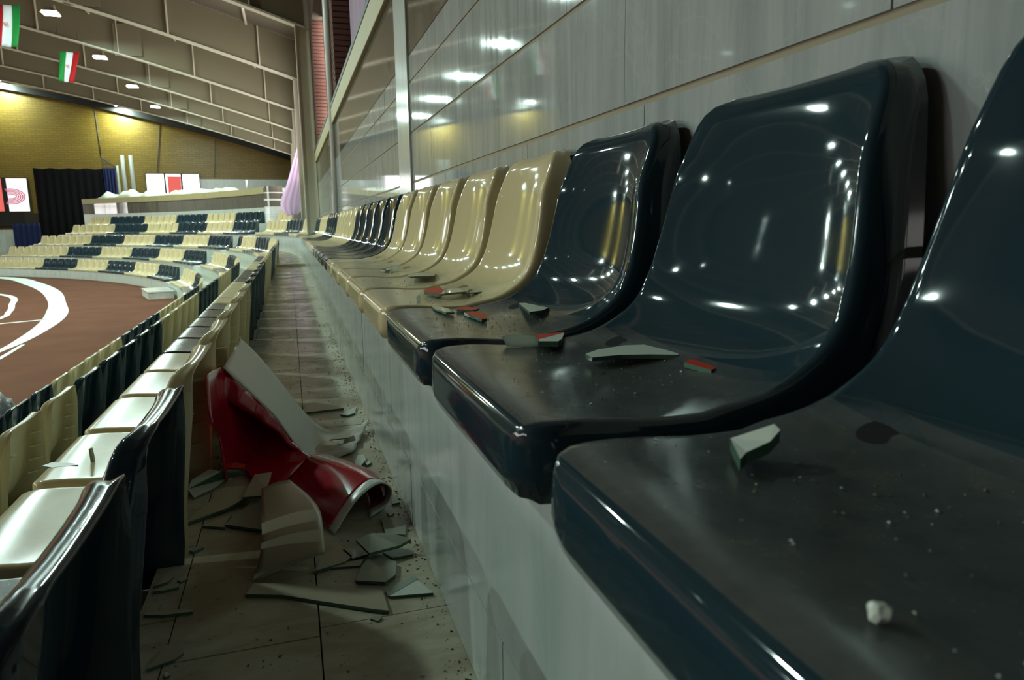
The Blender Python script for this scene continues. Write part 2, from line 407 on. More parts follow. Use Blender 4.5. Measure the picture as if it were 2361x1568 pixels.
for g in GIRD[:-1]:
    y0, y1 = g+1.05, g+5.8-1.05
    w = tag(box(('window_%d' if y1 > 5 else 'window_%d_offscreen') % wn, XW+0.34, XW+0.36, y0, y1, 1.645, 4.15, M['daylight_high']), kind='structure'); wn += 1
    bm = bmesh.new()
    for k in range(5):
        yy = y0 + (y1-y0)*k/4; add_box(bm, XW+0.30, XW+0.34, yy-0.03, yy+0.03, 1.645, 4.15)
    add_box(bm, XW+0.30, XW+0.34, y0, y1, 2.75, 2.81); add_box(bm, XW+0.30, XW+0.34, y0, y1, 1.645, 1.72)
    bm_obj('window_frame', bm, M['black'], w)
    if y0 < 16.5:
        rows = []
        for i in range(12):
            z = 1.646 + 2.503*i/11
            rows.append([Vector((XW+0.25+0.025*math.sin(j*1.25+0.3*i), y0-0.01+((y1-y0)*0.95 if y0 > 9 else y1-y0+0.02)*j/40, z)) for j in range(41)])
        c = grid_obj('window_curtain', rows, M['lilac_curtain'], thick=0.003)
        tag(c, 'lilac-grey curtain drawn across a high window between the brown brick piers', 'curtain', 'curtains of the high windows')
# columns
for g in GIRD:
    if g < 9: continue
    if g < 16:
        c = tube('wall_post', [(XW-0.01, 10.35, -0.26), (XW-0.01, 10.35, 5.2)], 0.055, M['post'], n=14)
        tag(c, 'round whitish steel post standing against the marble wall', 'post'); continue
    e = empty('steel_column', (0.55, g, LEDGE_A))
    z0, z1 = 0.0, 4.3-LEDGE_A
    if g > 19: z0 = 0.0
    box('web_plate', -0.14, 0.14, -0.012, 0.012, z0, z1, M['flange'], e)
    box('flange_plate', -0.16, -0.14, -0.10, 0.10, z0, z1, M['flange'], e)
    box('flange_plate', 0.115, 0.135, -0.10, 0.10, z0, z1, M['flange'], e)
    tag(e, 'beige steel column under a roof girder, %s from the yellow brick wall' % ['first', 'second', 'third', 'fourth', 'fifth', 'sixth'][5-int(round((g-16.6)/5.8))], 'column', 'columns along the wall')

# ------------------------------------------------------------------ roof
def chord(x):
    d = 0.69-x
    if d > 29: d = 58-d
    return 4.2 + 0.325*d - 0.005*d*d
XS = [1.1-1.0*i for i in range(0, 60)]
bm = bmesh.new()
for za in (1.12,):
    lo = []; hi = []
    for x in XS:
        lo.append((bm.verts.new((x, -12, chord(x)+za)), bm.verts.new((x, 50.5, chord(x)+za))))
        hi.append((bm.verts.new((x, -12, chord(x)+za+0.2)), bm.verts.new((x, 50.5, chord(x)+za+0.2))))
    for i in range(len(XS)-1):
        bm.faces.new((lo[i][0], lo[i+1][0], lo[i+1][1], lo[i][1])); bm.faces.new((hi[i][0], hi[i][1], hi[i+1][1], hi[i+1][0]))
tag(bm_obj('ceiling', bm, M['deck']), kind='structure')

ORD_ = ['first', 'second', 'third', 'fourth', 'fifth', 'sixth', 'seventh', 'eighth', 'ninth', 'tenth']
def girder(Y, idx):
    e = empty('roof_girder', (0.6, Y, 4.2))
    xs = [0.6-1.0*i for i in range(0, 59)]
    bm = bmesh.new(); prev = None
    for x in xs:
        z = chord(x)-4.2
        r = [bm.verts.new((x-0.6, y, zz)) for y, zz in ((-0.012, z), (-0.012, z+1.1), (0.012, z+1.1), (0.012, z))]
        if prev:
            for k in range(4): bm.faces.new((prev[k], prev[(k+1) % 4], r[(k+1) % 4], r[k]))
        prev = r
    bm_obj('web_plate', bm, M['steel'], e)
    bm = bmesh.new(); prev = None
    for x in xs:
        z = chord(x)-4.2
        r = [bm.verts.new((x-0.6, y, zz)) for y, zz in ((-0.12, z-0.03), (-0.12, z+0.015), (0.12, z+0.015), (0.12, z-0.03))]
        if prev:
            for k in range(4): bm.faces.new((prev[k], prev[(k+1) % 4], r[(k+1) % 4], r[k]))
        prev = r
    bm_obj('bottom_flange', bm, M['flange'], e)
    for k in range(9):
        x = 0.6 - 1.1 - 2.35*k; z = chord(x)-4.2
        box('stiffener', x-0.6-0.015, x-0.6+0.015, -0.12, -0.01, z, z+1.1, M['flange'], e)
    # splice plates bolted on the web
    for xc in (-4.9,):
        z = chord(xc)-4.2
        box('splice_plate', xc-0.6-0.42, xc-0.6+0.42, -0.10, -0.012, z+0.02, z+1.06, M['steel'], e)
    if abs(Y-22.4) < 0.1:  # whitish streaks along this girder, built as pale boxes on its web
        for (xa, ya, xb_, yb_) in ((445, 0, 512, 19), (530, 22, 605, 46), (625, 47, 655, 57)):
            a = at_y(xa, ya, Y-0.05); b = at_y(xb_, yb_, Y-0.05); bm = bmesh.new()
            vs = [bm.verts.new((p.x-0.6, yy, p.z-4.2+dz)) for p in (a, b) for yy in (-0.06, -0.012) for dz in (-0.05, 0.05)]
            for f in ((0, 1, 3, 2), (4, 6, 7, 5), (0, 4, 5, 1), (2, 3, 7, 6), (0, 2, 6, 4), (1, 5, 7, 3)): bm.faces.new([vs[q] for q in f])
            bm_obj('pale_streak', bm, M['pilaster'], e)
    for k in range(7):       # braces from the bottom flange up to the deck behind
        x = -1.9-2.35*k; z = chord(x)-4.2
        bm = bmesh.new()
        vs = [bm.verts.new(p) for p in ((x-0.6-0.03, 0.1, z), (x-0.6+0.03, 0.1, z), (x-0.6+0.03, 1.3, z+1.08), (x-0.6-0.03, 1.3, z+1.08), (x-0.6-0.03, 0.1, z+0.05), (x-0.6+0.03, 0.1, z+0.05), (x-0.6+0.03, 1.24, z+1.1), (x-0.6-0.03, 1.24, z+1.1))]
        for f in ((0, 1, 2, 3), (4, 7, 6, 5), (0, 4, 5, 1), (1, 5, 6, 2), (2, 6, 7, 3), (3, 7, 4, 0)): bm.faces.new([vs[i] for i in f])
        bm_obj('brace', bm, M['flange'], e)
    tag(e, 'beige plate girder with pale lower flange, %s from the yellow brick wall' % ORD_[len(GIRD)-1-idx], 'girder', 'girders under the roof')
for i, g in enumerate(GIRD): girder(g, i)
# purlin pipes along the deck
for k in range(6):
    x = -0.8-2.6*k
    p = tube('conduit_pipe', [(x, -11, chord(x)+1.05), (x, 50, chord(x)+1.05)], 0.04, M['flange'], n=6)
    tag(p, 'thin pale pipe running lengthwise under the roof deck', 'pipe', 'pipes under the roof deck')

# ceiling lamps
def lamp(x, y, z, label, group, watts=LAMP_W, size=0.42, c=(0.74, 1.0, 0.90), spread=PI, off=''):
    e = empty('ceiling_lamp'+off, (x, y, z))
    bm = bmesh.new()
    add_box(bm, -size/2, size/2, -size/2, size/2, 0.02, 0.05)
    add_box(bm, -size*0.28, size*0.28, -size*0.28, size*0.28, 0.05, 0.22)
    bm_obj('housing', bm, M['steel'], e)
    box('lit_lens'+off, -size/2+0.02, size/2-0.02, -size/2+0.02, size/2-0.02, 0.0, 0.02, M['lamp'], e)
    h = chord(x)+1.1-z
    box('hanger_rod', -0.012, 0.012, -0.012, 0.012, 0.2, h, M['steel'], e)
    d = bpy.data.lights.new('lamp_light'+off, 'AREA'); d.shape = 'SQUARE'; d.size = size; d.energy = watts; d.color = c; d.spread = spread
    l = bpy.data.objects.new('lamp_light'+off, d); col.objects.link(l); l.parent = e; l.location = (0, 0, -0.03)
    l.visible_camera = True
    tag(e, label, 'lamp', group)
ORD = ['first', 'second', 'third', 'fourth', 'fifth', 'sixth', 'seventh', 'eighth', 'ninth', 'tenth']
for k in range(4): lamp(-6.4, 25.3+5.8*k, 6.4, 'square lit lamp on a rod between roof girders, %s from the yellow wall' % ORD[4-k], 'lamps between the roof girders')
for k in range(3): lamp(-20.0, 4.5+6.5*k, 8.2, 'square lit lamp over the middle of the arena', 'lamps over the arena', watts=KEY_W, size=0.3, spread=PI*0.84, off='_offscreen')
for k in range(3): lamp(-6.4, 7.9+5.8*k, 6.4, 'square lit lamp on a rod above the straight rows, %s from the littered seats' % ORD[k], 'lamps between the roof girders', watts=LAMP_W, spread=PI*0.9, off='_offscreen')
for k in range(2): lamp(-20.0, 23.5+8.0*k, 8.2, 'small square lit lamp over the arena', 'small lamps over the arena', watts=LAMP_W*0.4, size=0.2, spread=PI*0.84, off='_offscreen')
for k, x in enumerate((-9.4, -15.6)): lamp(x, 49.1, chord(x)+0.4, 'square lamp close to the yellow brick wall, above the %s' % ('grey poles', 'black curtain')[k], 'lamps at the yellow wall', watts=LAMP_W*1.5)

# ------------------------------------------------------------------ far wall and other shell walls
YF = 50.0
bm = bmesh.new(); V = []
for x in XS:
    V.append((bm.verts.new((x, 0, -2.0)), bm.verts.new((x, 0, chord(x)+1.3)), bm.verts.new((x, 0.4, -2.0)), bm.verts.new((x, 0.4, chord(x)+1.3))))
for i in range(len(V)-1):
    bm.faces.new((V[i][0], V[i+1][0], V[i+1][1], V[i][1])); bm.faces.new((V[i][2], V[i][3], V[i+1][3], V[i+1][2]))
wf = bm_obj('wall_far', bm, M['yellow_brick']); wf.location = (0, YF, 0); tag(wf, kind='structure')
bm = bmesh.new(); prev = None
for x in XS:
    z = chord(x)+0.02
    r = [bm.verts.new((x, y, zz)) for y, zz in ((-0.3, z), (-0.3, z+0.35), (0.0, z+0.35), (0.0, z))]
    if prev:
        for k in range(4): bm.faces.new((prev[k], prev[(k+1) % 4], r[(k+1) % 4], r[k]))
    prev = r
bm_obj('eave_beam', bm, M['black'], wf)
box('grey_dado', -5.3, 0.68, -0.06, 0.0, -2.0, 3.06, M['marble_riser'], wf)
wl = tag(box('wall_left', -58, -57.6, -12, 50.5, -2, 6.5, M['dark_wall']), kind='structure')
for k in range(9):
    w = tag(box('window_%d_offscreen' % wn, -57.6, -57.55, -9+6.4*k, -9+6.4*k+3.6, 0.0, 5.4, M['daylight']), kind='structure'); wn += 1
    bm = bmesh.new()
    for j in range(4): add_box(bm, -57.55, -57.5, -9+6.4*k+1.2*j-0.05, -9+6.4*k+1.2*j+0.05, 0.0, 5.4)
    add_box(bm, -57.55, -57.5, -9+6.4*k, -9+6.4*k+3.6, 2.3, 2.4)
    bm_obj('window_frame', bm, M['black'], w)
tag(box('wall_back', -58, 1.2, -12.3, -12.0, -2, 11, M['dark_wall']), kind='structure')

# far windows
def far_window(n, x0, x1, z0, z1, panes):
    w = tag(box('window_%d' % n, x0-0.06, x1+0.06, YF-0.10, YF-0.02, z0-0.06, z1+0.06, M['black']), kind='structure')
    for (a, b, m) in panes:
        box('pane', x0+(x1-x0)*a, x0+(x1-x0)*b, YF-0.14, YF-0.10, z0, z1, m, w)
    return w
w = far_window(wn, -8.38, -5.32, 2.0, 3.36, [(0.0, 0.325, M['daylight_far']), (0.365, 0.645, M['daylight_far']), (0.685, 1.0, M['daylight_far'])]); wn += 1
pst = box('red_poster', -7.17, -6.40, YF-0.20, YF-0.17, 2.15, 3.22, M['daylight_red'])
tag(pst, 'plain red poster hung in the middle pane of the bright end wall window', 'poster')
w = far_window(wn, -16.9, -14.95, 1.1, 3.04, [(0.0, 0.32, M['daylight_red']), (0.46, 1.0, M['screen'])]); wn += 1
# rings printed on the bright pane
for k in range(5):
    rx, rz = 0.26+0.11*k, 0.10+0.08*k
    bm = bmesh.new(); N = 40; r0 = []; r1 = []
    for j in range(N+1):
        a = -PI*0.62 + PI*1.24*j/N
        r0.append(bm.verts.new((-15.85+rx*math.cos(a), YF-0.16, 1.98+rz*math.sin(a)))); r1.append(bm.verts.new((-15.85+(rx+0.08)*math.cos(a), YF-0.16, 1.98+(rz+0.06)*math.sin(a))))
    for j in range(N): bm.faces.new((r0[j], r0[j+1], r1[j+1], r1[j]))
    o = bm_obj('printed_ring', bm, M['screen_pink'], w)
box('dark_balcony', -17.6, -14.4, YF-3.0, YF-0.3, 0.2, 0.95, M['black'])
tag(bpy.data.objects['dark_balcony'], 'black balcony box below the bright window with red rings', 'balcony')
tag(box('wall_stub', -16.5, -12.9, 42.6, 43.0, -2.0, 0.0, M['terrace']), kind='structure')

# curtains at the far left
def curtain(name, x0, x1, Y, z0, z1, mat, folds, amp, label, cat='curtain', sag=0.0):
    rows = []
    for i in range(14):
        t = i/13; rows.append([Vector((x0+(x1-x0)*j/60, Y+amp*math.sin(folds*2*PI*j/60)*(0.4+0.6*t), z1-(z1-z0)*t - sag*math.sin(PI*4*j/60)**2*(1-t))) for j in range(61)])
    return tag(grid_obj(name, rows, mat, thick=0.01), label, cat)
a = at_y(75, 387, 45.5); b = at_y(238, 387, 45.5); c = at_y(266, 387, 45.5)
curtain('black_curtain', a.x, b.x, 45.5, -2.0, a.z, M['black_cloth'], 9, 0.07, 'tall black curtain hanging before the yellow brick wall', sag=0.06)
curtain('blue_curtain', b.x, c.x, 45.4, -0.3, c.z-0.05, M['blue_cloth'], 4, 0.06, 'narrow navy blue curtain at the edge of the black curtain')
a = at_y(28, 516, 41.5); b = at_y(92, 516, 41.5)
curtain('blue_cloth', a.x, b.x, 41.5, -2.0, a.z, M['blue_cloth'], 5, 0.06, 'navy blue cloth hanging over a low grey wall under the balcony', 'cloth')
for i, px in enumerate((291, 310)):
    p0 = at_y(px, 452, 48.5); p1 = at_y(px-1, 358, 48.5)
    t = tube('grey_pole', [(p0.x, 48.5, -2.0), (p0.x, 48.5, p1.z)], 0.11, M['pole'], n=10)
    tag(t, 'upright grey pole before the yellow brick wall beside the navy curtain', 'pole', 'pair of grey poles')
# sagging net beside the poles
bm = bmesh.new()
a = at_y(233, 360, 48.5); b = at_y(266, 384, 48.5)
n0 = []
for i in range(9):
    t = i/8; top = a.lerp(Vector((b.x, 48.5, b.z)), t); n0.append((top, Vector((top.x+0.0, 48.5, b.z-0.6))))
for i in range(9):
    p, q = n0[i]; add_box(bm, p.x-0.012, p.x+0.012, 48.49, 48.51, q.z, p.z)
for k in range(1, 6):
    z = b.z - 0.6 + 0.25*k
    xs_ = [p.x for p, q in n0 if p.z >= z]
    if len(xs_) > 1: add_box(bm, min(xs_), max(xs_), 48.49, 48.51, z-0.012, z+0.012)
net = bm_obj('sports_net', bm, M['net']); tag(net, 'dark cord net sagging beside the navy curtain and grey poles', 'net')
tube('net_rope', [(a.x, 48.5, a.z), ((a.x+b.x)/2, 48.5, (a.z+b.z)/2-0.1), (b.x, 48.5, b.z), (at_y(291, 452, 48.5).x-0.09, 48.5, b.z-0.02)], 0.025, M['net'], net, 6)
tube('net_post', [(b.x+0.1, 48.5, -2.0), (b.x+0.1, 48.5, b.z+0.05)], 0.07, M['pole'], net, 8)
for px0, py0, px1, py1 in ((220, 270, 233, 360), (370, 300, 362, 402), (497, 320, 495, 410)):
    a = at_y(px0, py0, 49.97); b = at_y(px1, py1, 49.97)
    w_ = tube('hanging_wire', [(a.x, 49.97, chord(a.x)+0.1), b], 0.02, M['net'], n=5)
    tag(w_, 'thin dark wire hanging down the yellow brick wall', 'wire', 'wires on the yellow wall')

# ------------------------------------------------------------------ end stand platform
XP = 1.62
sP0, sP1 = sx(625, XP), sx(196, XP)
plat = tag(sweep('wall_platform', rect(XP+0.015, XP+5.0, -1.9, 1.36), sP0, sP1, M['terrace']), kind='structure')
sweep('light_band', rect(XP, XP+0.02, 0.10, 0.68), sP0, sP1, M['terrace'], plat)
sweep('brown_band', rect(XP, XP+0.02, 0.68, 1.17), sP0, sP1, M['marble_brown'], plat)
sweep('coping_band', rect(XP-0.03, XP+0.4, 1.17, 1.40), sP0, sP1, M['coping'], plat)
# rounded end of the platform wall
def drum(x, y, r, z0, z1, mat, parent, name):
    bm = bmesh.new(); N = 28
    lo = [bm.verts.new((x+r*math.cos(2*PI*k/N), y+r*math.sin(2*PI*k/N), z0)) for k in range(N)]
    hi = [bm.verts.new((x+r*math.cos(2*PI*k/N), y+r*math.sin(2*PI*k/N), z1)) for k in range(N)]
    for k in range(N): bm.faces.new((lo[k], lo[(k+1) % N], hi[(k+1) % N], hi[k]))
    bm.faces.new(lo); bm.faces.new(hi); return bm_obj(name, bm, mat, parent, False)
dr = empty('round_pillar', at_y(634, 506, 26.5)); dr.location.z = 0.02
rr = 0.33
for i, (z0, z1, m_) in enumerate([(0, 0.07, 'pilaster'), (0.075, 0.145, 'pilaster'), (0.15, 0.22, 'pilaster'), (0.225, 0.30, 'pilaster'), (0.305, 0.38, 'pilaster'), (0.385, 0.66, 'pilaster'), (0.665, 0.86, 'marble_brown'), (0.862, 0.93, 'pilaster'), (0.932, 1.12, 'marble_brown'), (1.122, 1.16, 'pilaster'), (1.162, 1.36, 'marble_brown')]):
    drum(0, 0, rr - (0.0 if m_ == 'pilaster' else 0.004), z0, z1, M[m_], dr, 'stone_ring')
tag(dr, 'round pillar of white and dark brown stone rings at the platform end', 'pillar')
# dust sheets heaped on the platform
def sheet_heap(pxa, pxb, h, label, seed):
    rnd = random.Random(seed); s0, s1 = sx(pxa, XP), sx(pxb, XP); rows = []
    for i in range(7):
        row = []
        for j in range(46):
            s = s0+(s1-s0)*j/45; prof = math.sin(PI*i/6)**0.8
            hh = h*(0.5+0.22*math.sin(j*0.3+seed)+0.08*math.sin(j*0.9+2*seed+i)) * (min(j, 45-j)/5 if min(j, 45-j) < 5 else 1)
            p, _ = plan(XP+0.05+0.16*i, s); row.append(Vector((p.x, p.y, (1.402 if i < 3 else 1.363)+max(0, hh*prof)+rnd.uniform(0, 0.006))))
        rows.append(row)
    tag(grid_obj('dust_sheet', rows, M['sheet_cloth'], thick=0.004), label, 'cloth')
sheet_heap(225, 345, 0.55, 'crumpled pale sheet on the left part of the platform coping', 1)
sheet_heap(345, 470, 0.36, 'flat pale sheet lying below the bright end wall window', 2)
sheet_heap(470, 518, 0.30, 'small pale sheet bunched at the grey dado end of platform', 3)
tube_l = tube('small_pipe', [at_y(568, 434, 27), at_y(568, 415, 27)], 0.03, M['pilaster'], n=8)
tag(tube_l, 'short white pipe standing up on the platform', 'pipe')

# track lines painted on the arena floor
def stripe(name, pts_in, pts_out, z=-1.997, n=40):
    A = catmull(pts_in, n); B = catmull(pts_out, n)
    V = [Vector((p.x, p.y, z)) for p in A] + [Vector((p.x, p.y, z)) for p in B]
    bm = bmesh.new(); vs = [bm.verts.new(v) for v in V]
    for i in range(n-1): bm.faces.new((vs[i], vs[i+1], vs[n+i+1], vs[n+i]))
    bm.normal_update(); bmesh.ops.solidify(bm, geom=bm.faces[:], thickness=0.004)
    return bm_obj(name, bm, M['white_paint'], arena_o)
P3 = lambda L: [(x, y, 0) for x, y in L]
stripe('track_curve', P3([(-15.5, 37.2), (-11.6, 34.0), (-9.5, 30.0), (-7.9, 26.3), (-6.5, 22.2), (-5.75, 19.4), (-5.3, 17.4), (-5.05, 15.9), (-4.9, 14.7), (-4.8, 13.7), (-4.75, 12)]),
       P3([(-15.3, 37.6), (-11.3, 34.6), (-9.0, 30.3), (-7.2, 25.9), (-5.9, 21.6), (-5.25, 19.3), (-4.9, 17.4), (-4.72, 15.6), (-4.66, 14.4), (-4.68, 13.4), (-4.7, 12)]))
stripe('thin_curve', P3([(-12, 29.0), (-8.54, 25.1), (-7.25, 21.6), (-6.73, 19.8), (-6.5, 18.6), (-6.4, 15)]), P3([(-12, 29.3), (-8.4, 25.2), (-7.1, 21.6), (-6.6, 19.8), (-6.38, 18.6), (-6.28, 15)]))
stripe('cross_line', P3([(-12, 14.2), (-6.06, 17.43), (-5.3, 17.85)]), P3([(-12, 14.3), (-6.06, 17.55), (-5.3, 17.97)]), n=6)
stripe('edge_line', P3([(-4.62, 14.1), (-4.5, 12.4), (-4.5, 10)]), P3([(-4.56, 14.1), (-4.42, 12.4), (-4.42, 10)]), n=8)
blk = empty('step_block', (-3.78, 22.5, -2.0), 0.277)
box('body', -0.33, 0.33, -0.75, 0.75, 0, 0.19, M['terrace'], blk); box('tread', -0.35, 0.35, -0.77, 0.77, 0.19, 0.22, M['pilaster'], blk)
tag(blk, 'low step block with a pale top on the arena floor before the stand', 'step')

# ------------------------------------------------------------------ stadium seat
def seat_mesh():
    P = [(0.000, 0.056), (0.006, 0.069), (0.022, 0.0755), (0.07, 0.075), (0.14, 0.069), (0.21, 0.065), (0.27, 0.068), (0.322, 0.084), (0.362, 0.115), (0.388, 0.16), (0.404, 0.215), (0.417, 0.28), (0.428, 0.345), (0.437, 0.395), (0.444, 0.420), (0.456, 0.431)]
    C = catmull([(x, 0, z) for x, z in P], 240)
    L = [0]
    for i in range(1, 240): L.append(L[-1]+(C[i]-C[i-1]).length)
    T = L[-1]
    def at(s):
        s = max(0, min(T, s))
        for i in range(1, 240):
            if L[i] >= s:
                t = (s-L[i-1])/max(1e-9, L[i]-L[i-1]); return C[i-1].lerp(C[i], t)
        return C[-1]
    r0, r1 = 0.05, 0.055
    S = [0, 0.004, 0.011, 0.021, 0.034, 0.05] + [0.05+(T-0.105)*k/24 for k in range(1, 25)] + [T-0.055+0.055*f for f in (0.35, 0.6, 0.8, 0.93, 1.0)]
    def halfw(s):
        u = s/T
        if u < 0.55: W = 0.214+0.006*math.sin(PI*u/0.55)
        else:
            t = (u-0.55)/0.45; W = 0.214-0.036*t*t*(3-2*t)*0.9 - 0.004*t
        if s < r0: W += -r0+math.sqrt(max(0, r0*r0-(r0-s)**2))
        if T-s < r1: W += -r1+math.sqrt(max(0, r1*r1-(r1-(T-s))**2))
        return W
    VV = [-1, -0.97, -0.92, -0.84, -0.7, -0.5, -0.25, 0, 0.25, 0.5, 0.7, 0.84, 0.92, 0.97, 1]
    bm = bmesh.new(); grid = []; nrm = []; tan = []
    for s in S:
        p = at(s); tg = (at(s+0.003)-at(s-0.003)).normalized(); n = Vector((-tg.z, 0, tg.x)); u = s/T
        cup = 0.004 + 0.022*max(0, min(1, (u-0.22)/0.25)) * max(0.0, min(1, (1.0-u)/0.16))
        cup *= min(1, s/0.08)
        if u < 0.3: cup *= 0.6
        row = []
        W = halfw(s)
        for v in VV:
            a = abs(v); d = cup*(a**2.6)
            row.append(bm.verts.new((p.x + n.x*d, v*W, p.z + n.z*d)))
        grid.append(row); nrm.append(n); tan.append(tg)
    m = len(VV)
    for i in range(len(S)-1):
        for j in range(m-1): bm.faces.new((grid[i][j], grid[i][j+1], grid[i+1][j+1], grid[i+1][j]))
    # boundary loop with outward directions
    loop = []
    for j in range(m): loop.append((grid[0][j], -tan[0], nrm[0], 0, 0.056))
    for i in range(1, len(S)): loop.append((grid[i][m-1], Vector((0, 1, 0)), nrm[i], S[i]/T, 0))
    for j in range(m-2, -1, -1): loop.append((grid[-1][j], tan[-1], nrm[-1], 1, 0))
    for i in range(len(S)-2, 0, -1): loop.append((grid[i][0], Vector((0, -1, 0)), nrm[i], S[i]/T, 0))
    K = len(loop); co = [l[0].co.copy() for l in loop]
    # true in-surface outward normal from neighbours
    out = []
    for k in range(K):
        t = (co[(k+1) % K]-co[(k-1) % K]).normalized(); n = loop[k][2]
        o = t.cross(n).normalized()
        if o.dot(loop[k][1]) < 0: o = -o
        out.append(o)
    rings = [[l[0] for l in loop]]
    for (ou, dn0) in ((0.005, 0.0025), (0.0085, 0.008), (0.010, 0.018), (0.012, 0.036), (0.013, 1.0)):
        ring = []
        for k in range(K):
            u = loop[k][3]; n = loop[k][2]; dn = dn0
            ph = max(0, min(1, (u-0.30)/0.34)); ph = ph*ph*(3-2*ph)*PI/2
            dr = Vector((math.sin(ph), 0, -math.cos(ph)))
            zc = co[k].z; xm = 0.432+0.125*zc - 0.010*max(0, (zc-0.34)/0.09)**1.5 - co[k].x; zm = co[k].z-0.002
            xm = max(xm, 0.012)
            q = ((max(0, dr.x)/xm)**5 + (max(0, -dr.z)/zm)**5)**-0.2
            xm = max(xm, 0.012)
            if dn != 1.0 and u > 0.04: dn = dn*min(1, q/0.06)
            if dn == 1.0: v = co[k] + out[k]*ou + dr*q
            elif u < 0.04: v = co[k] + out[k]*ou*0.4 + Vector((0, 0, -dn))
            else: v = co[k] + out[k]*ou - n*dn*0.5 + dr*dn*0.5
            if u < 0.04 and dn == 1.0: v = co[k] + out[k]*ou*0.3 + Vector((0.006, 0, -zm))
            if v.z < 0.0: v.z = 0.0
            if v.x > 0.5: v.x = 0.5
            ring.append(bm.verts.new(v))
        rings.append(ring)
    for a in range(len(rings)-1):
        for k in range(K): bm.faces.new((rings[a][k], rings[a][(k+1) % K], rings[a+1][(k+1) % K], rings[a+1][k]))
    bmesh.ops.recalc_face_normals(bm, faces=bm.faces[:])
    c = bm.faces[int(len(bm.faces)*0.2)]
    # make the upper side the outer side
    probe = min(bm.faces, key=lambda f: (f.calc_center_median()-Vector((0.15, 0, 0.069))).length)
    if probe.normal.z < 0: bmesh.ops.reverse_faces(bm, faces=bm.faces[:])
    bmesh.ops.solidify(bm, geom=bm.faces[:], thickness=0.004)
    me = bpy.data.meshes.new('stadium_seat'); bm.to_mesh(me); bm.free()
    for p in me.polygons: p.use_smooth = True
    return me, (lambda x: C[min(range(240), key=lambda i: abs(C[i].x-x) if C[i].z < 0.2 else 9)].z)
SEAT, seat_z = seat_mesh()
SEAT_C = SEAT; SEAT_C.materials.append(M['cream'])
SEAT_D = SEAT.copy(); SEAT_D.materials.clear(); SEAT_D.materials.append(M['dark'])
# small part meshes
def disc_mesh(rx, ry):
    bm = bmesh.new(); N = 20
    lo = [bm.verts.new((rx*math.cos(2*PI*k/N), ry*math.sin(2*PI*k/N), 0)) for k in range(N)]
    hi = [bm.verts.new((rx*math.cos(2*PI*k/N), ry*math.sin(2*PI*k/N), 0.0022)) for k in range(N)]
    for k in range(N): bm.faces.new((lo[k], lo[(k+1) % N], hi[(k+1) % N], hi[k]))
    bm.faces.new(hi); bm.faces.new(lo)
    me = bpy.data.meshes.new('drain_hole'); bm.to_mesh(me); bm.free(); me.materials.append(M['hole']); return me
HOLE = disc_mesh(0.022, 0.017)
HOLE_C = HOLE.copy(); HOLE_C.materials.clear(); HOLE_C.materials.append(M['hole_tan'])
def rib_mesh(mat):
    bm = bmesh.new()
    vs = [bm.verts.new(p) for p in ((0.0, 0, -0.002), (0.042, 0, -0.002), (0.0, -0.038, -0.002), (0.0, 0, 0.002), (0.042, 0, 0.002), (0.0, -0.038, 0.002))]
    for f in ((0, 2, 1), (3, 4, 5), (0, 1, 4, 3), (1, 2, 5, 4), (2, 0, 3, 5)): bm.faces.new([vs[i] for i in f])
    bmesh.ops.recalc_face_normals(bm, faces=bm.faces[:])
    me = bpy.data.meshes.new('back_rib'); bm.to_mesh(me); bm.free(); me.materials.append(mat); return me
RIB = {0: rib_mesh(M['cream']), 1: rib_mesh(M['dark'])}
SEATS = {}
def put_seat(p, th, z_ledge, dark, label, group, ribs=False, hole=False):
    o = bpy.data.objects.new('stadium_seat', SEAT_D if dark else SEAT_C); col.objects.link(o)
    o.location = (p.x, p.y, z_ledge); o.rotation_euler = (0, 0, th)
    tag(o, label, 'seat', group)
    if hole:
        h = bpy.data.objects.new('drain_hole', HOLE if dark else HOLE_C); col.objects.link(h); h.parent = o; h.location = (0.285, 0.15, seat_z(0.285)+0.0068); h.rotation_euler = (0.15, -0.25, 0)
    if ribs:
        for zz, xx in ((0.16, 0.405), (0.22, 0.417), (0.28, 0.428), (0.34, 0.438)):
            for sd in (1, -1):
                r = bpy.data.objects.new('back_rib', RIB[1 if dark else 0]); col.objects.link(r); r.parent = o
                w = 0.205 - 0.028*max(0, (zz-0.2)/0.2)
                r.location = (xx-0.004, sd*w, zz)
                if sd < 0: r.scale = (1, -1, 1)
    return o
def is_dark(s): return int(math.floor((s-1.5)/2.5)) % 2 != 0      # blocks of five seats
FRONT = {'A': 0.187, 'B': -0.692, 'C': -1.542, 'D': -2.392, 'T': 1.03}
LEDG = {'A': LEDGE_A, 'B': -0.73, 'C': -1.20, 'D': -1.67, 'T': 0.10}
NAME = {'A': 'top row by the marble wall', 'B': 'row below the littered aisle', 'C': 'second row below the aisle', 'D': 'lowest row beside the arena'}
COL = {True: 'dark blue-grey', False: 'cream'}
SH = {True: 'dark', False: 'cream'}
def row_point(row, s):
    p, th = plan(FRONT[row], s); return p, th
special = {0: 'dark blue-grey seat with a white glass splinter and pale crumb on it', 1: 'dark blue-grey seat holding a long curved glass shard and red chip', 2: 'dark blue-grey seat strewn with small red and white glass chips',
           3: 'cream seat with a red-topped glass shard, beside the dark seats', 4: 'cream seat with a thin tan strip of glass on it', 5: 'cream seat with a small upright pale glass chip'}
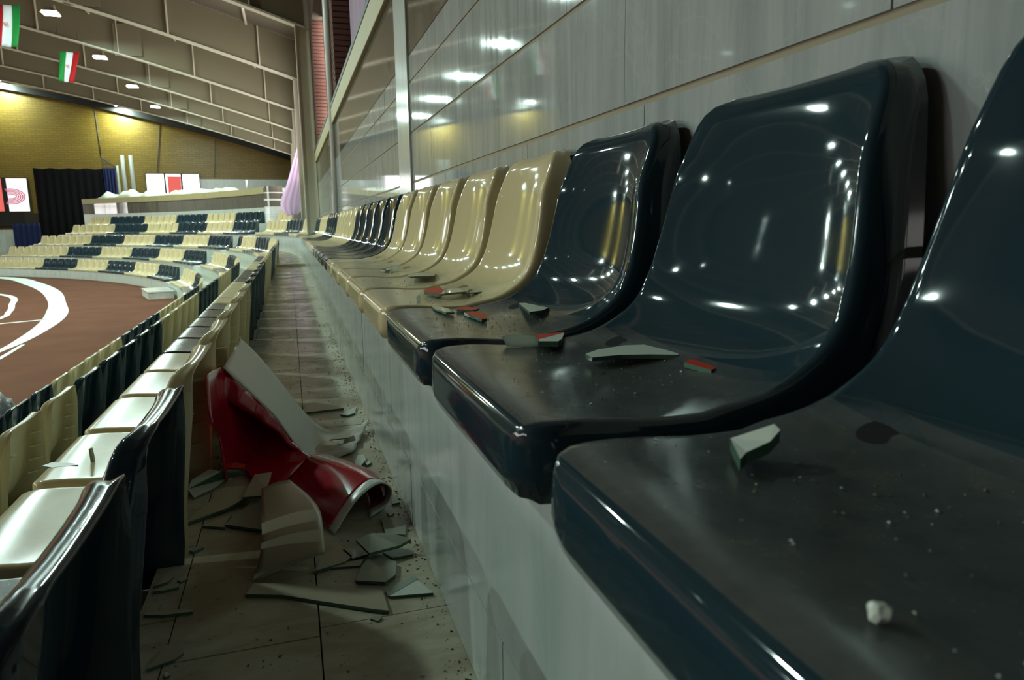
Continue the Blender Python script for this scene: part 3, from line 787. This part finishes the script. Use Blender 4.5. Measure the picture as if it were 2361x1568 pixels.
# straight part and near bend; blocks of five are counted back from the stairs of the end stand
s_gap = 24.05
for row, first in (('A', 0.30), ('B', 0.25), ('C', 1.7), ('D', 4.2)):
    s = first; i = 0
    while s < s_gap:
        p, th = row_point(row, s)
        d = is_dark(s); nb = ORD[int((8-math.floor((s-1.5)/2.5))//2)]
        if row == 'A' and i in special: lab, grp = special[i], None
        else:
            lab = '%s bucket seat, %s %s block before the stairs, %s' % (COL[d], nb, SH[d], NAME[row]); grp = '%s %s block before the stairs, %s' % (nb, SH[d], NAME[row])
        if not (row == 'A' and 16.25 < s < 16.9):
            o = put_seat(p, th, LEDG[row], d, lab, grp, ribs=(row in 'BC' and s < 6.4 and not d), hole=(row == 'A' and s < 4))
            SEATS[(row, i)] = o
        s += 0.5 if s < Y_ARC else 0.5*R_A/(FRONT[row]+0.43-CX); i += 1
# end stand beyond the stairs
ENDPX = {'T': 200, 'A': 163, 'B': 88, 'C': 18, 'D': -60}
for row in 'TABCD':
    s = 25.35 if row != 'T' else 27.2
    s_stop = sx(ENDPX[row], FRONT[row]+0.4, 16, 75); i = 0
    while s < s_stop:
        p, th = row_point(row, s); d = (i//5) % 2 == 0 and i < 25
        nm = {'T': 'uppermost row', 'A': 'second row', 'B': 'middle row', 'C': 'fourth row', 'D': 'lowest row'}[row]
        nb = ORD[min(2, (i//10))]
        put_seat(p, th, LEDG[row], d, '%s bucket seat, %s %s block past the stairs, %s of end stand' % (COL[d], nb, SH[d], nm), '%s %s block past the stairs, %s of end stand' % (nb, SH[d], nm))
        s += 0.5*R_A/(FRONT[row]+0.3-CX); i += 1
for i in range(3):
    s = 24.3+0.5*i; p, th = row_point('T', s)
    put_seat(Vector((p.x, p.y, 0)), th, 0.05, False, 'cream bucket seat at the foot of the lilac banner by the wall', 'three cream seats by the banner')
tag(box('terrace_block', -0.42, 0.66, 24.0, 25.7, LEDGE_A-0.02, 0.05, M['terrace']), kind='structure')
# stair steps in the gap of the end stand
for row, zt, xo in (('A', -0.47, 0.06), ('B', -0.94, -0.83), ('C', -1.41, -1.68)):
    p, th = plan(xo, 24.72)
    e = empty('stair_step', (p.x, p.y, zt-0.2), th)
    box('stone_block', -0.15, 0.15, -0.42, 0.42, 0, 0.19, M['terrace'], e); box('tread', -0.16, 0.16, -0.43, 0.43, 0.19, 0.215, M['pilaster'], e)
    tag(e, 'pale stone stair step of the end stand, %s from the top' % {'A': 'first', 'B': 'second', 'C': 'third'}[row], 'step', 'stair steps of the end stand')
# sloping end wall at the far left of the stand

# ------------------------------------------------------------------ flags and banner
def flag(name, Y, corners, colours, label, seed):
    tl, tr, bl, br = [at_y(*c, Y) for c in corners]
    e = empty(name, ((tl.x+tr.x)/2, Y, (tl.z+tr.z)/2)); o0 = e.location
    for k in range(3):
        rows = []
        for i in range(15):
            t = i/14; row = []
            for j in range(8):
                u = (k + j/7)/3; p = tl.lerp(tr, u).lerp(bl.lerp(br, u), t)
                row.append(Vector((p.x+0.02*math.sin(3*t+seed), Y+0.05*math.sin(u*9+2.2*t+seed)*(0.3+t), p.z - 0.02*math.sin(PI*u)*(1-t))) - o0)
            rows.append(row)
        st = grid_obj('cloth_stripe', rows, M[colours[k]], e, thick=0.004)
        if k == 1: mid_st = st
    # small emblem on the white stripe
    w = (tr-tl).length; c = tl.lerp(tr, 0.5).lerp(bl.lerp(br, 0.5), 0.47) - o0
    bm = bmesh.new(); r = w*0.085
    def arc(cx, cz, rad, a0, a1, th_, n=14):
        pr = None
        for i in range(n+1):
            a = a0+(a1-a0)*i/n
            q = [bm.verts.new((c.x+cx+rr_*math.cos(a), c.y-0.07, c.z+cz+rr_*math.sin(a))) for rr_ in (rad, rad+th_)]
            if pr: bm.faces.new((pr[0], q[0], q[1], pr[1]))
            pr = q
    arc(0, 0, r*0.85, PI*0.7, PI*2.3-PI*0.0, r*0.22); arc(0, 0, r*0.45, PI*0.75, PI*2.25, r*0.2)
    add_box(bm, c.x-r*0.09, c.x+r*0.09, c.y-0.071, c.y-0.069, c.z-r*0.9, c.z+r*0.9)
    bm_obj('emblem', bm, M['emblem'], mid_st)
    tube('hanging_cord', [Vector((tl.x, Y, tl.z))-o0, Vector((tl.x, Y, chord(tl.x)+0.3))-o0], 0.005, M['net'], e, 5)
    tube('hanging_cord', [Vector((tr.x, Y, tr.z))-o0, Vector((tr.x, Y, chord(tr.x)+0.3))-o0], 0.005, M['net'], e, 5)
    tag(e, label, 'flag')
flag('hanging_flag', 22.29, [(-14, 8), (45, 12), (-14, 105), (44, 110)], ['flag_red', 'flag_white', 'flag_green'], 'large striped flag hanging with its green stripe on the right', 0.4)
flag('hanging_flag', 28.09, [(136, 117), (182, 121), (137, 187), (172, 191)], ['flag_green', 'flag_white', 'flag_red'], 'small striped flag hanging with its red stripe on the right', 1.7)

YB = 23.7
Lp = [(697, 298), (683, 345), (672, 385), (661, 425), (650, 455), (647, 474), (655, 490), (664, 497)]
Rp = [(703, 300), (704, 345), (705, 385), (704, 425), (703, 450), (701, 470), (694, 485), (688, 494)]
Lw = catmull([at_y(x, y, YB) for x, y in Lp], 24); Rw = catmull([at_y(x, y, YB) for x, y in Rp], 24)
rows = []
for i in range(24):
    t = i/23
    rows.append([Lw[i].lerp(Rw[i], j/20) + Vector((0, -0.16*math.sin(PI*j/20)*t + 0.035*math.sin(j*1.3+t*2)*(0.3+t), 0)) for j in range(21)])
bn = grid_obj('hanging_banner', rows, M['lilac'], thick=0.004)
tube('hanging_cord', [Vector((0.50, YB, Lw[0].z)), Vector((0.70, YB, 4.2))], 0.012, M['net'], bn, 5)
tag(bn, 'bright lilac-white cloth banner hanging bunched beside the steel column', 'banner')

# ------------------------------------------------------------------ litter on the aisle floor
banner = empty('torn_banner', (0.0, 1.95, FLOOR_A)); b0 = banner.location.copy()
def lift(P, z=0.0): return [Vector(p) - b0 for p in P]
fz = FLOOR_A + 0.004
def c5(x, y): return (440+x/3.135, 760+y/3.135)
# white back of the sheet, from the seat backs down to the floor
Le = [(-0.203, 2.09, -0.395), (-0.155, 2.10, -0.455), (-0.105, 2.10, -0.515), (-0.07, 2.10, -0.56), (-0.035, 2.085, -0.62), (0.0, 2.07, -0.668), (0.03, 2.06, fz), (0.08, 2.05, fz), (0.142, 2.066, fz)]
Re = [(-0.195, 2.69, -0.405), (-0.165, 2.70, -0.44), (-0.11, 2.60, -0.49), (-0.042, 2.50, -0.57), (0.02, 2.40, -0.64), (0.075, 2.32, -0.672), (0.12, 2.30, fz+0.004), (0.18, 2.32, fz+0.012), (0.222, 2.34, fz+0.02)]
A = catmull(Le, 34); B = catmull(Re, 34); rows = []
for i in range(34):
    rows.append([A[i].lerp(B[i], j/12) - b0 + Vector((0, 0, -0.018*math.sin(PI*j/12)*math.sin(PI*i/33) + (0.006*math.sin(j*2.1+i*0.6) if i > 25 else 0))) for j in range(13)])
grid_obj('white_backing', rows, M['white_vinyl'], banner, thick=0.003)
# red face hanging down from the edge of the sheet
Te = [(-0.203, 1.72, -0.34), (-0.203, 1.92, -0.365), (-0.203, 2.085, -0.397), (-0.155, 2.095, -0.457), (-0.105, 2.095, -0.517), (-0.07, 2.095, -0.562), (-0.035, 2.08, -0.622), (0.0, 2.065, -0.67)]
Be = [(-0.20, 1.95, fz), (-0.19, 2.04, fz), (-0.165, 2.07, fz), (-0.13, 2.06, fz), (-0.10, 2.01, fz), (-0.07, 1.97, fz), (-0.03, 1.94, fz), (0.02, 1.93, fz)]
A = catmull(Te, 34); B = catmull(Be, 34); rows = []
for i in range(34):
    a, b = A[i], B[i]; h = a.z-b.z; k_ = min(1, max(0, (i-6)/8))
    hem = a + Vector((0.0, -0.012, -0.30*h)); mid = a.lerp(b, 0.55) + Vector((0.03*k_, 0.16*min(1, h/0.2)*k_, 0)); low = a.lerp(b, 0.88) + Vector((0.0, 0.05*min(1, h/0.2)*k_, -0.02*min(1, h/0.2)))
    prof = catmull([a, hem, mid, low, b], 20)
    rows.append([p + Vector((0, 0.006*math.sin(i*0.8+k*0.3), 0)) - b0 for k, p in enumerate(prof)])
grid_obj('red_face', rows, M['red_vinyl'], banner, thick=0.003)
# red pool on the floor joining the sheet and the rolled end
def px_floor(L, h=0.0): return [at_z(x, y, FLOOR_A+h) for x, y in L]
V = px_floor([c5(*q) for q in [(395, 1000), (440, 915), (560, 900), (700, 930), (860, 930), (840, 1010), (720, 1090), (560, 1140), (440, 1080)]], 0.012)
bm = bmesh.new(); bm.faces.new([bm.verts.new(v-b0) for v in V]); bm.normal_update(); bmesh.ops.solidify(bm, geom=bm.faces[:], thickness=0.004)
bm_obj('red_fold', bm, M['red_vinyl'], banner)
# rolled end: an arch of vinyl open towards the riser
def arch(f0, f1):
    Lf = catmull([(-0.06, 1.86, fz), (-0.012, 1.72, fz), (0.02, 1.61, fz), (0.056, 1.512, fz)], 30)
    Q1 = catmull([(-0.005, 1.875, -0.634), (0.04, 1.76, -0.634), (0.075, 1.65, -0.629), (0.109, 1.548, -0.624)], 30)
    Rg = catmull([(0.018, 1.89, -0.618), (0.068, 1.79, -0.612), (0.115, 1.69, -0.607), (0.165, 1.585, -0.604)], 30)
    Q2 = catmull([(0.07, 1.93, -0.635), (0.125, 1.81, -0.626), (0.168, 1.71, -0.622), (0.195, 1.602, -0.629)], 30)
    Rf = catmull([(0.09, 1.96, -0.668), (0.15, 1.83, -0.665), (0.183, 1.73, -0.664), (0.182, 1.602, -0.664)], 30)
    Ru = catmull([(0.06, 1.94, -0.675), (0.11, 1.83, -0.674), (0.145, 1.72, -0.674), (0.140, 1.57, -0.675)], 30)
    rows = []
    i0, i1 = int(round(f0*29)), int(round(f1*29))
    for i in range(i0, i1+1):
        prof = catmull([Lf[i], Q1[i], Rg[i], Q2[i], Rf[i], Ru[i]], 28)
        rows.append([p - b0 for p in prof])
    return rows
roll = grid_obj('rolled_end', arch(0, 26/29), M['red_vinyl'], banner, thick=0.003)
grid_obj('white_border', arch(26/29, 1.0), M['border'], roll, thick=0.003)
tag(banner, 'crumpled red vinyl banner with white backing, leaning on seat backs in the aisle', 'banner')

# glass shards
def shard(polys_px, z, mat, label, thick=0.005, heights=None, name='glass_shard', cat='glass shard', group=None, cut=None):
    """flat shard: picture outline laid on the level z"""
    h = heights or [0.0]*len(polys_px)
    P = [at_z(x, y, z+thick+hh) for (x, y), hh in zip(polys_px, h)]
    c = sum(P, Vector())/len(P); c.z = z
    bm = bmesh.new(); top = [bm.verts.new(p-c) for p in P]; bot = [bm.verts.new(p-c-Vector((0, 0, thick))) for p in P]
    f = bm.faces.new(top); f.material_index = 0
    g = bm.faces.new(bot); g.material_index = 1
    n = len(P)
    for i in range(n): bm.faces.new((top[i], top[(i+1) % n], bot[(i+1) % n], bot[i])).material_index = 1
    bmesh.ops.triangulate(bm, faces=[f, g])
    o = bm_obj(name, bm, [mat, M['glass_edge']]); o.location = c
    tag(o, label, cat, group); return o
def cA(L): return [(320+x/3.027, 1180+y/3.027) for x, y in L]
def cB(L): return [(420+x/4.9, 1060+y/4.9) for x, y in L]
def cC(L): return [(700+x/3.135, 900+y/3.135) for x, y in L]
FZ = FLOOR_A + 0.001
shard(cA([(745, 575), (800, 500), (960, 500), (1700, 545), (1745, 690), (1640, 680), (1250, 620), (1000, 580)]), FZ, M['shard_tan'], 'long tapering glass strip lying across the aisle floor joint', 0.007)
shard(cA([(1745, 590), (1945, 475), (2055, 565)]), FZ, M['shard_pale'], 'pale triangular glass shard at the foot of the riser', 0.005)
shard(cA([(1720, 550), (1925, 440), (1945, 472), (1742, 588)]), FZ, M['shard_clear'], 'narrow clear glass strip behind the pale triangle', 0.004)
shard(cA([(1510, 480), (1560, 370), (1640, 285), (1800, 350), (1790, 440), (1720, 490)]), FZ+0.002, M['shard_grey'], 'broad grey-green glass shard with a chipped corner near the riser', 0.006)
shard(cA([(1515, 195), (1620, 150), (1770, 150), (1900, 190), (1820, 235), (1610, 288)]), FZ+0.016, M['shard_grey'], 'fan-shaped grey-green glass shard propped on others near the riser', 0.006, heights=[0.012, 0.014, 0.012, 0.006, 0.0, 0.004])
shard(cA([(1700, 280), (1820, 245), (1920, 275), (1915, 295), (1770, 322)]), FZ, M['shard_clear'], 'small flat glass shard under the fan-shaped one', 0.005)
shard(cA([(1220, 415), (1290, 300), (1400, 235), (1490, 310), (1440, 350)]), FZ+0.001, M['shard_tan'], 'triangular tan-backed shard beside the bent white board', 0.006)
shard(cA([(1420, 265), (1600, 272), (1610, 292), (1490, 325)]), FZ+0.003, M['shard_clear'], 'slim clear splinter between the shards near the riser', 0.004)
shard(cA([(1270, 395), (1440, 350), (1570, 330), (1545, 375)]), FZ, M['shard_tan'], 'thin tan sliver below the slim clear splinter', 0.004)
shard(cA([(1690, 40), (1870, 40), (1860, 160), (1720, 150)]), FZ, M['shard_grey'], 'dark grey shard in the shadow of the banner mouth', 0.005)
shard(cA([(350, 270), (430, 232), (455, 245), (380, 280)]), FZ, M['shard_clear'], 'tiny clear glass chip on a sunny stripe of the aisle floor', 0.006)
shard(cA([(1615, 745), (1650, 725), (1700, 735), (1670, 762)]), FZ, M['shard_clear'], 'small clear chip on the bare floor by the tapering strip', 0.003)
shard(cA([(50, 1100), (90, 1050), (180, 930), (315, 935), (310, 985), (250, 1030)]), FZ, M['shard_tan'], 'tan-backed glass piece lying behind the dark seat back', 0.005)
shard(cA([(100, 520), (180, 450), (250, 445), (200, 490)]), FZ, M['shard_tan'], 'small dim shard behind the dark seat, uppermost of four', 0.005)
shard(cA([(95, 555), (180, 515), (285, 500), (280, 525), (170, 550)]), FZ, M['shard_tan'], 'flat dim shard behind the dark seat with a blunt end', 0.005)
shard(cA([(35, 720), (90, 655), (160, 640), (130, 690), (385, 680), (375, 697), (180, 720)]), FZ, M['shard_tan'], 'hook-shaped dim shard behind the dark seat back', 0.005)
shard(cA([(270, 470), (320, 450), (345, 465), (290, 490)]), FZ, M['shard_tan'], 'dim splinter behind the dark seat, beside the floor joint', 0.004)
shard(cA([(175, 1125), (200, 1115), (218, 1140), (185, 1155)]), FZ, M['shard_pale'], 'tiny pale chip near the front edge of the aisle floor', 0.004)
shard(cB([(30, 720), (150, 600), (330, 460), (480, 310), (740, 290), (780, 400), (500, 550)]), FZ+0.012, M['shard_tan'], 'long tan board fragment pointing at the cream seat backs', 0.006, heights=[-0.01, -0.005, 0.0, 0.006, 0.01, 0.004, -0.004])
shard(cB([(480, 730), (830, 440), (900, 420), (905, 790)]), FZ+0.004, M['shard_grey'], 'triangular grey shard tucked under the bent white board', 0.006)
shard(cB([(220, 745), (560, 620), (480, 730), (485, 765)]), FZ+0.001, M['shard_tan'], 'thin shard under the triangular grey one', 0.005)
shard(cB([(680, 425), (820, 165), (1010, 140), (950, 330), (895, 405)]), FZ+0.035, M['shard_tan'], 'small oblong board piece lying on the red fold of the banner', 0.006, heights=[-0.012, 0.0, 0.0, -0.004, -0.012])
shard(cB([(110, 225), (310, 105), (440, 130), (700, 150), (520, 200), (330, 330), (130, 425), (60, 330)]), FZ+0.012, M['shard_pale'], 'ragged pale sheet fragment at the foot of the cream seat backs', 0.004, heights=[0.02, 0.035, 0.03, 0.004, 0.0, -0.008, -0.01, 0.0])
shard(cB([(410, 40), (560, 25), (715, 50), (700, 100), (480, 90)]), FZ+0.02, M['shard_red'], 'red-faced fragment behind the ragged pale sheet', 0.004)
shard([(703, 951), (707, 929), (752, 925), (792, 941)], FZ, M['shard_tan'], 'flat tan shard in the middle of the aisle beyond the banner', 0.007)
shard([(785, 955), (815, 940), (822, 938), (818, 952), (800, 958)], FZ, M['shard_pale'], 'small green-edged shard beside the riser beyond the banner', 0.006)
shard([(760, 1014), (785, 998), (810, 997), (808, 1008), (790, 1011)], FZ+0.02, M['shard_tan'], 'torn scrap lying on the white backing of the banner', 0.003)
shard(cC([(390, 470), (430, 460), (450, 500), (380, 590), (355, 560)]), FZ+0.006, M['shard_pale'], 'pale torn scrap between the banner and the riser', 0.004)
shard(cC([(445, 525), (470, 505), (490, 520), (460, 540)]), FZ, M['shard_pale'], 'pale chip beside the torn scrap at the riser', 0.005)
shard(cC([(635, 770), (660, 755), (695, 810), (640, 820)]), FZ, M['shard_pale'], 'pale chip at the riser beside the banner mouth', 0.005)
shard(cC([(600, 880), (630, 845), (655, 885), (625, 910)]), FZ, M['shard_tan'], 'tan chip just below the banner mouth', 0.005)
# bent white board
Lb = [at_z(*p, FLOOR_A+h) for p, h in zip(cB([(905, 350), (900, 540), (905, 720), (915, 900), (890, 1120), (820, 1385)]), (0.045, 0.05, 0.052, 0.045, 0.03, 0.006))]
Rb = [at_z(*p, FLOOR_A+h) for p, h in zip(cB([(1215, 252), (1430, 430), (1560, 600), (1595, 800), (1612, 1000), (1610, 1062)]), (0.05, 0.065, 0.072, 0.07, 0.06, 0.055))]
A = catmull(Lb, 24); B = catmull(Rb, 24)
rows = [[A[i].lerp(B[i], j/10) + Vector((0, 0, 0.004*math.sin(PI*j/10))) for j in range(11)] for i in range(24)]
# lower corner drawn out to the floor tip
tip = at_z(*cB([(960, 1392)])[0], FLOOR_A+0.006)
for i in range(24):
    t = max(0, (i-17)/6)
    for j in range(11):
        pass
bo = grid_obj('bent_board', rows, M['shard_tan'], thick=0.006)
bmx = bo.data
tag(bo, 'large bent white board with torn lower corner propped on the shards', 'board')
tri = [A[-1], B[-1], tip]

# shards lying on the seats (levels follow the seat pans)
def seat_level(i, px, py):
    s = SEATS[('A', i)]; z = LEDGE_A+0.07
    for _ in range(4):
        p = at_z(px, py, z); z = LEDGE_A + seat_z(max(0.01, min(0.36, p.x-s.location.x)))
    return z + 0.0015
def seat_shard(i, poly, mat, label, thick=0.005, heights=None):
    st = SEATS[('A', i)].location; zs = []
    for q in poly:
        z = seat_level(i, *q); p = at_z(*q, z); lx = p.x-st.x; a = min(1, abs(p.y-st.y)/0.215)
        zs.append(z + (0.0025+0.010*max(0, min(1, (lx-0.18)/0.12)))*a**2.6)
    return shard(poly, min(max(zs), sum(zs)/len(zs)+0.003), mat, label, thick, heights)
def cE(L): return [(940+x/5.62, 640+y/5.62) for x, y in L]
seat_shard(1, [(1350, 816), (1378, 806), (1440, 796), (1500, 794), (1566, 812), (1563, 818), (1500, 817), (1430, 818), (1365, 824)], M['shard_pale'], 'long curved pale glass shard on the dark seat', 0.006)
seat_shard(1, [(1577, 836), (1590, 828), (1640, 834), (1652, 848), (1640, 853)], M['shard_red'], 'red-topped glass chip on the dark seat near its back', 0.006)
def standing(i, poly, lean, mat, label, thick=0.005):
    """a shard standing on edge: first two picture points are its lower edge"""
    z = seat_level(i, poly[0][0], poly[0][1])
    Y = (at_z(*poly[0], z).y + at_z(*poly[1], z).y)/2
    P = [at_y(x, y, Y) for x, y in poly]
    for _ in range(4): P = [at_y(x, y, Y+lean*max(0, p.z-z)) for (x, y), p in zip(poly, P)]
    c = sum(P, Vector())/len(P); bm = bmesh.new()
    fr = [bm.verts.new(p-c) for p in P]; bk = [bm.verts.new(p-c+Vector((0, thick, 0))) for p in P]; n = len(P)
    bm.faces.new(fr).material_index = 0; bm.faces.new(bk).material_index = 0
    for k in range(n): bm.faces.new((fr[k], fr[(k+1) % n], bk[(k+1) % n], bk[k])).material_index = 1
    o = bm_obj('glass_shard', bm, [mat, M['glass_edge']]); o.location = c; return tag(o, label, 'glass shard')
standing(1, cE([(1295, 895), (1700, 910), (1695, 760), (1480, 735), (1290, 735), (1225, 765)]), 0.9, M['milky'], 'pale milky glass piece standing on edge on the dark seat')
seat_shard(1, cE([(1640, 740), (2030, 705), (1960, 800), (1690, 820)]), M['shard_red'], 'red and white glass piece lying behind the milky one', 0.008)
seat_shard(1, cE([(1700, 800), (2030, 715), (2000, 790), (1950, 825), (1700, 825)]), M['shard_pale'], 'white wedge of the broken red and white glass', 0.0085)
seat_shard(2, cE([(310, 375), (400, 370), (600, 420), (605, 450), (500, 450), (350, 405)]), M['shard_clear'], 'long clear glass splinter near the front of the second dark seat', 0.004)
seat_shard(2, cE([(615, 395), (750, 375), (930, 400), (840, 425), (640, 410)]), M['shard_red'], 'red-topped splinter beside the clear one', 0.004)
seat_shard(2, cE([(730, 450), (850, 435), (990, 465), (1030, 530), (960, 535), (800, 480)]), M['shard_red'], 'red and white chip in the middle of the dark seat', 0.006)
seat_shard(2, cE([(830, 455), (980, 462), (1005, 490), (900, 485)]), M['shard_pale'], 'white corner of the red and white chip', 0.0068)
seat_shard(2, cE([(1440, 330), (1520, 328), (1830, 390), (1740, 425), (1580, 445)]), M['shard_pale'], 'pale pointed shard lying over the drain hole', 0.005)
seat_shard(2, cE([(1885, 465), (1940, 445), (2205, 450), (2230, 490), (2080, 510), (1920, 500)]), M['shard_red'], 'red-topped chip at the back of the second dark seat', 0.006)
seat_shard(3, cE([(205, 160), (410, 112), (465, 165), (400, 215), (215, 185)]), M['shard_red'], 'red-topped glass shard on the cream seat', 0.007)
seat_shard(3, cE([(470, 165), (560, 145), (790, 122), (800, 150), (760, 180), (480, 205), (430, 215)]), M['shard_clear'], 'flat clear glass shard beside the red one on the cream seat', 0.005)
seat_shard(3, cE([(820, 180), (960, 165), (1090, 172), (700, 205)]), M['shard_clear'], 'long clear sliver at the edge of the cream seat', 0.003)
standing(3, cE([(120, 330), (165, 328), (162, 250), (148, 215), (112, 265)]), 0.1, M['milky'], 'tiny pale chip standing on edge at the cream seat side')
def c6(L): return [(600+x/2.951, 300+y/2.951) for x, y in L]
seat_shard(4, c6([(1000, 985), (1060, 970), (1190, 975), (1185, 990), (1020, 997)]), M['shard_tan'], 'thin tan strip of glass on the second cream seat', 0.005)
standing(5, c6([(890, 965), (938, 965), (950, 918), (890, 920)]), 0.1, M['milky'], 'small upright pale chip on the third cream seat')
seat_shard(5, c6([(820, 950), (850, 942), (890, 950), (850, 957)]), M['shard_clear'], 'clear crumb beside the upright pale chip', 0.004)
# glass splinter and crumb on the nearest seat
def cF(L): return [(1200+x/2.0336, 900+y/2.0336) for x, y in L]
seat_shard(0, cF([(985, 225), (1190, 158), (1218, 185), (1170, 240), (1060, 290), (1030, 322)]), M['shard_pale'], 'white grooved glass splinter on the dark seat with the plaster crumb', 0.010, heights=[0, 0.012, 0.010, 0.004, 0, 0])
z = seat_level(0, 2025, 1430); p = at_z(2025, 1430, z)
bm = bmesh.new(); bmesh.ops.create_icosphere(bm, subdivisions=2, radius=0.0055)
for v in bm.verts: v.co *= random.uniform(0.75, 1.15)
o = bm_obj('plaster_crumb', bm, M['shard_pale']); o.location = p + Vector((0, 0, 0.004)); tag(o, 'small whitish plaster crumb on the dark seat with the grooved splinter', 'crumb')
# shards on the cream seats below the aisle
zb = -0.73+0.0705
shard([(97, 1074), (120, 1066), (170, 1068), (180, 1072), (120, 1078)], zb, M['shard_pale'], 'pale glass sliver hanging over the edge of a cream seat below', 0.006)
zs = zb
def standing_low(poly, z, mat, label):
    Y = at_z(*poly[0], z).y; P = [at_y(x, y, Y) for x, y in poly]; c = sum(P, Vector())/len(P); bm = bmesh.new()
    fr = [bm.verts.new(p-c) for p in P]; bk = [bm.verts.new(p-c+Vector((0.003, 0.006, 0))) for p in P]; n = len(P)
    bm.faces.new(fr); bm.faces.new(bk)
    for k in range(n): bm.faces.new((fr[k], fr[(k+1) % n], bk[(k+1) % n], bk[k]))
    o = bm_obj('glass_shard', bm, mat); o.location = c; tag(o, label, 'glass shard')
standing_low([(209, 1066), (216, 1066), (213, 1048), (209, 1034), (204, 1035)], zb, M['shard_clear'], 'thin clear splinter standing on a cream seat below the aisle')
# plastic bag on the lowest seats
z = -1.67+0.066; d = ray(-6, 930); p = d*(-2.235/d.x)
bm = bmesh.new(); bmesh.ops.create_icosphere(bm, subdivisions=4, radius=0.2)
for v in bm.verts:
    n = v.co.normalized(); k = 1+0.10*math.sin(9*n.x+5*n.y)*math.cos(7*n.z)+0.06*math.sin(17*n.y+11*n.z)
    v.co = Vector((n.x*0.125*k, n.y*0.16*k, max(0.0, 0.13+n.z*0.21*k)))
o = bm_obj('plastic_bag', bm, M['plastic_bag'], smooth=True); o.location = Vector((p.x, p.y, z))
tag(o, 'crumpled white plastic bag lying on a dark seat of the lowest row', 'bag')
# whitish foot under the nearest seats
for i in (0, 1):
    s = SEATS[('A', i)]
    bm = bmesh.new(); add_box(bm, 0.03, 0.14, 0.215, 0.25, 0.0, 0.045); bmesh.ops.bevel(bm, geom=bm.edges[:], offset=0.012, segments=3, affect='EDGES')
    bm_obj('mounting_block', bm, M['border'], s)

# ------------------------------------------------------------------ grit
def grit(name, pts, smin, smax, mat, label, cat):
    bm = bmesh.new()
    for p in pts:
        r = random.uniform(smin, smax); a = random.uniform(0, PI)
        q = [Vector((r*math.cos(a+k*2.1)*random.uniform(0.6, 1.3), r*math.sin(a+k*2.1)*random.uniform(0.6, 1.3), 0)) for k in range(3)]
        top = bm.verts.new(p+Vector((0, 0, r*random.uniform(0.5, 1.0)))); vs = [bm.verts.new(p+v) for v in q]
        for k in range(3): bm.faces.new((vs[k], vs[(k+1) % 3], top))
    o = bm_obj(name, bm, mat); tag(o, label, cat, kind='stuff'); return o
pts = []
for _ in range(900):
    y = random.uniform(0.7, 5.0); x = 0.226-abs(random.gauss(0, 0.03)) if random.random() < 0.6 else random.uniform(-0.26, 0.22)
    if not (1.5 < y < 2.4 and -0.21 < x < 0.2): pts.append(Vector((x, y, FLOOR_A)))
grit('floor_grit', pts, 0.0012, 0.0045, M['grit'], 'dark grit and dust gathered along the aisle floor', 'grit')
pts = []
for _ in range(260):
    y = random.uniform(0.9, 3.5); x = 0.224-abs(random.gauss(0, 0.05))
    if not (1.5 < y < 2.4 and x < 0.2): pts.append(Vector((x, y, FLOOR_A)))
grit('glass_crumbs', pts, 0.001, 0.004, M['crumb'], 'tiny glass crumbs scattered along the foot of the riser', 'crumbs')
pts = []; pts2 = []
for i in range(5):
    s = SEATS[('A', i)]
    for _ in range(170):
        lx = random.betavariate(2.2, 1.6)*0.31+0.02; ly = random.uniform(-0.19, 0.19)
        q = Vector((s.location.x+lx, s.location.y+ly, LEDGE_A+seat_z(lx)+0.001+0.003*abs(ly/0.2)**2))
        (pts if random.random() < 0.72 else pts2).append(q)
grit('seat_grit', pts, 0.0006, 0.0022, M['grit'], 'dark grit strewn over the seats with glass on them', 'grit')
grit('seat_crumbs', pts2, 0.0006, 0.0020, M['crumb'], 'tiny glass crumbs strewn over the seats with shards', 'crumbs')

# ------------------------------------------------------------------ lift everything so that the arena floor is at z = 0
for o in list(col.objects):
    if o.parent is None and o is not cam: o.location.z += EYE
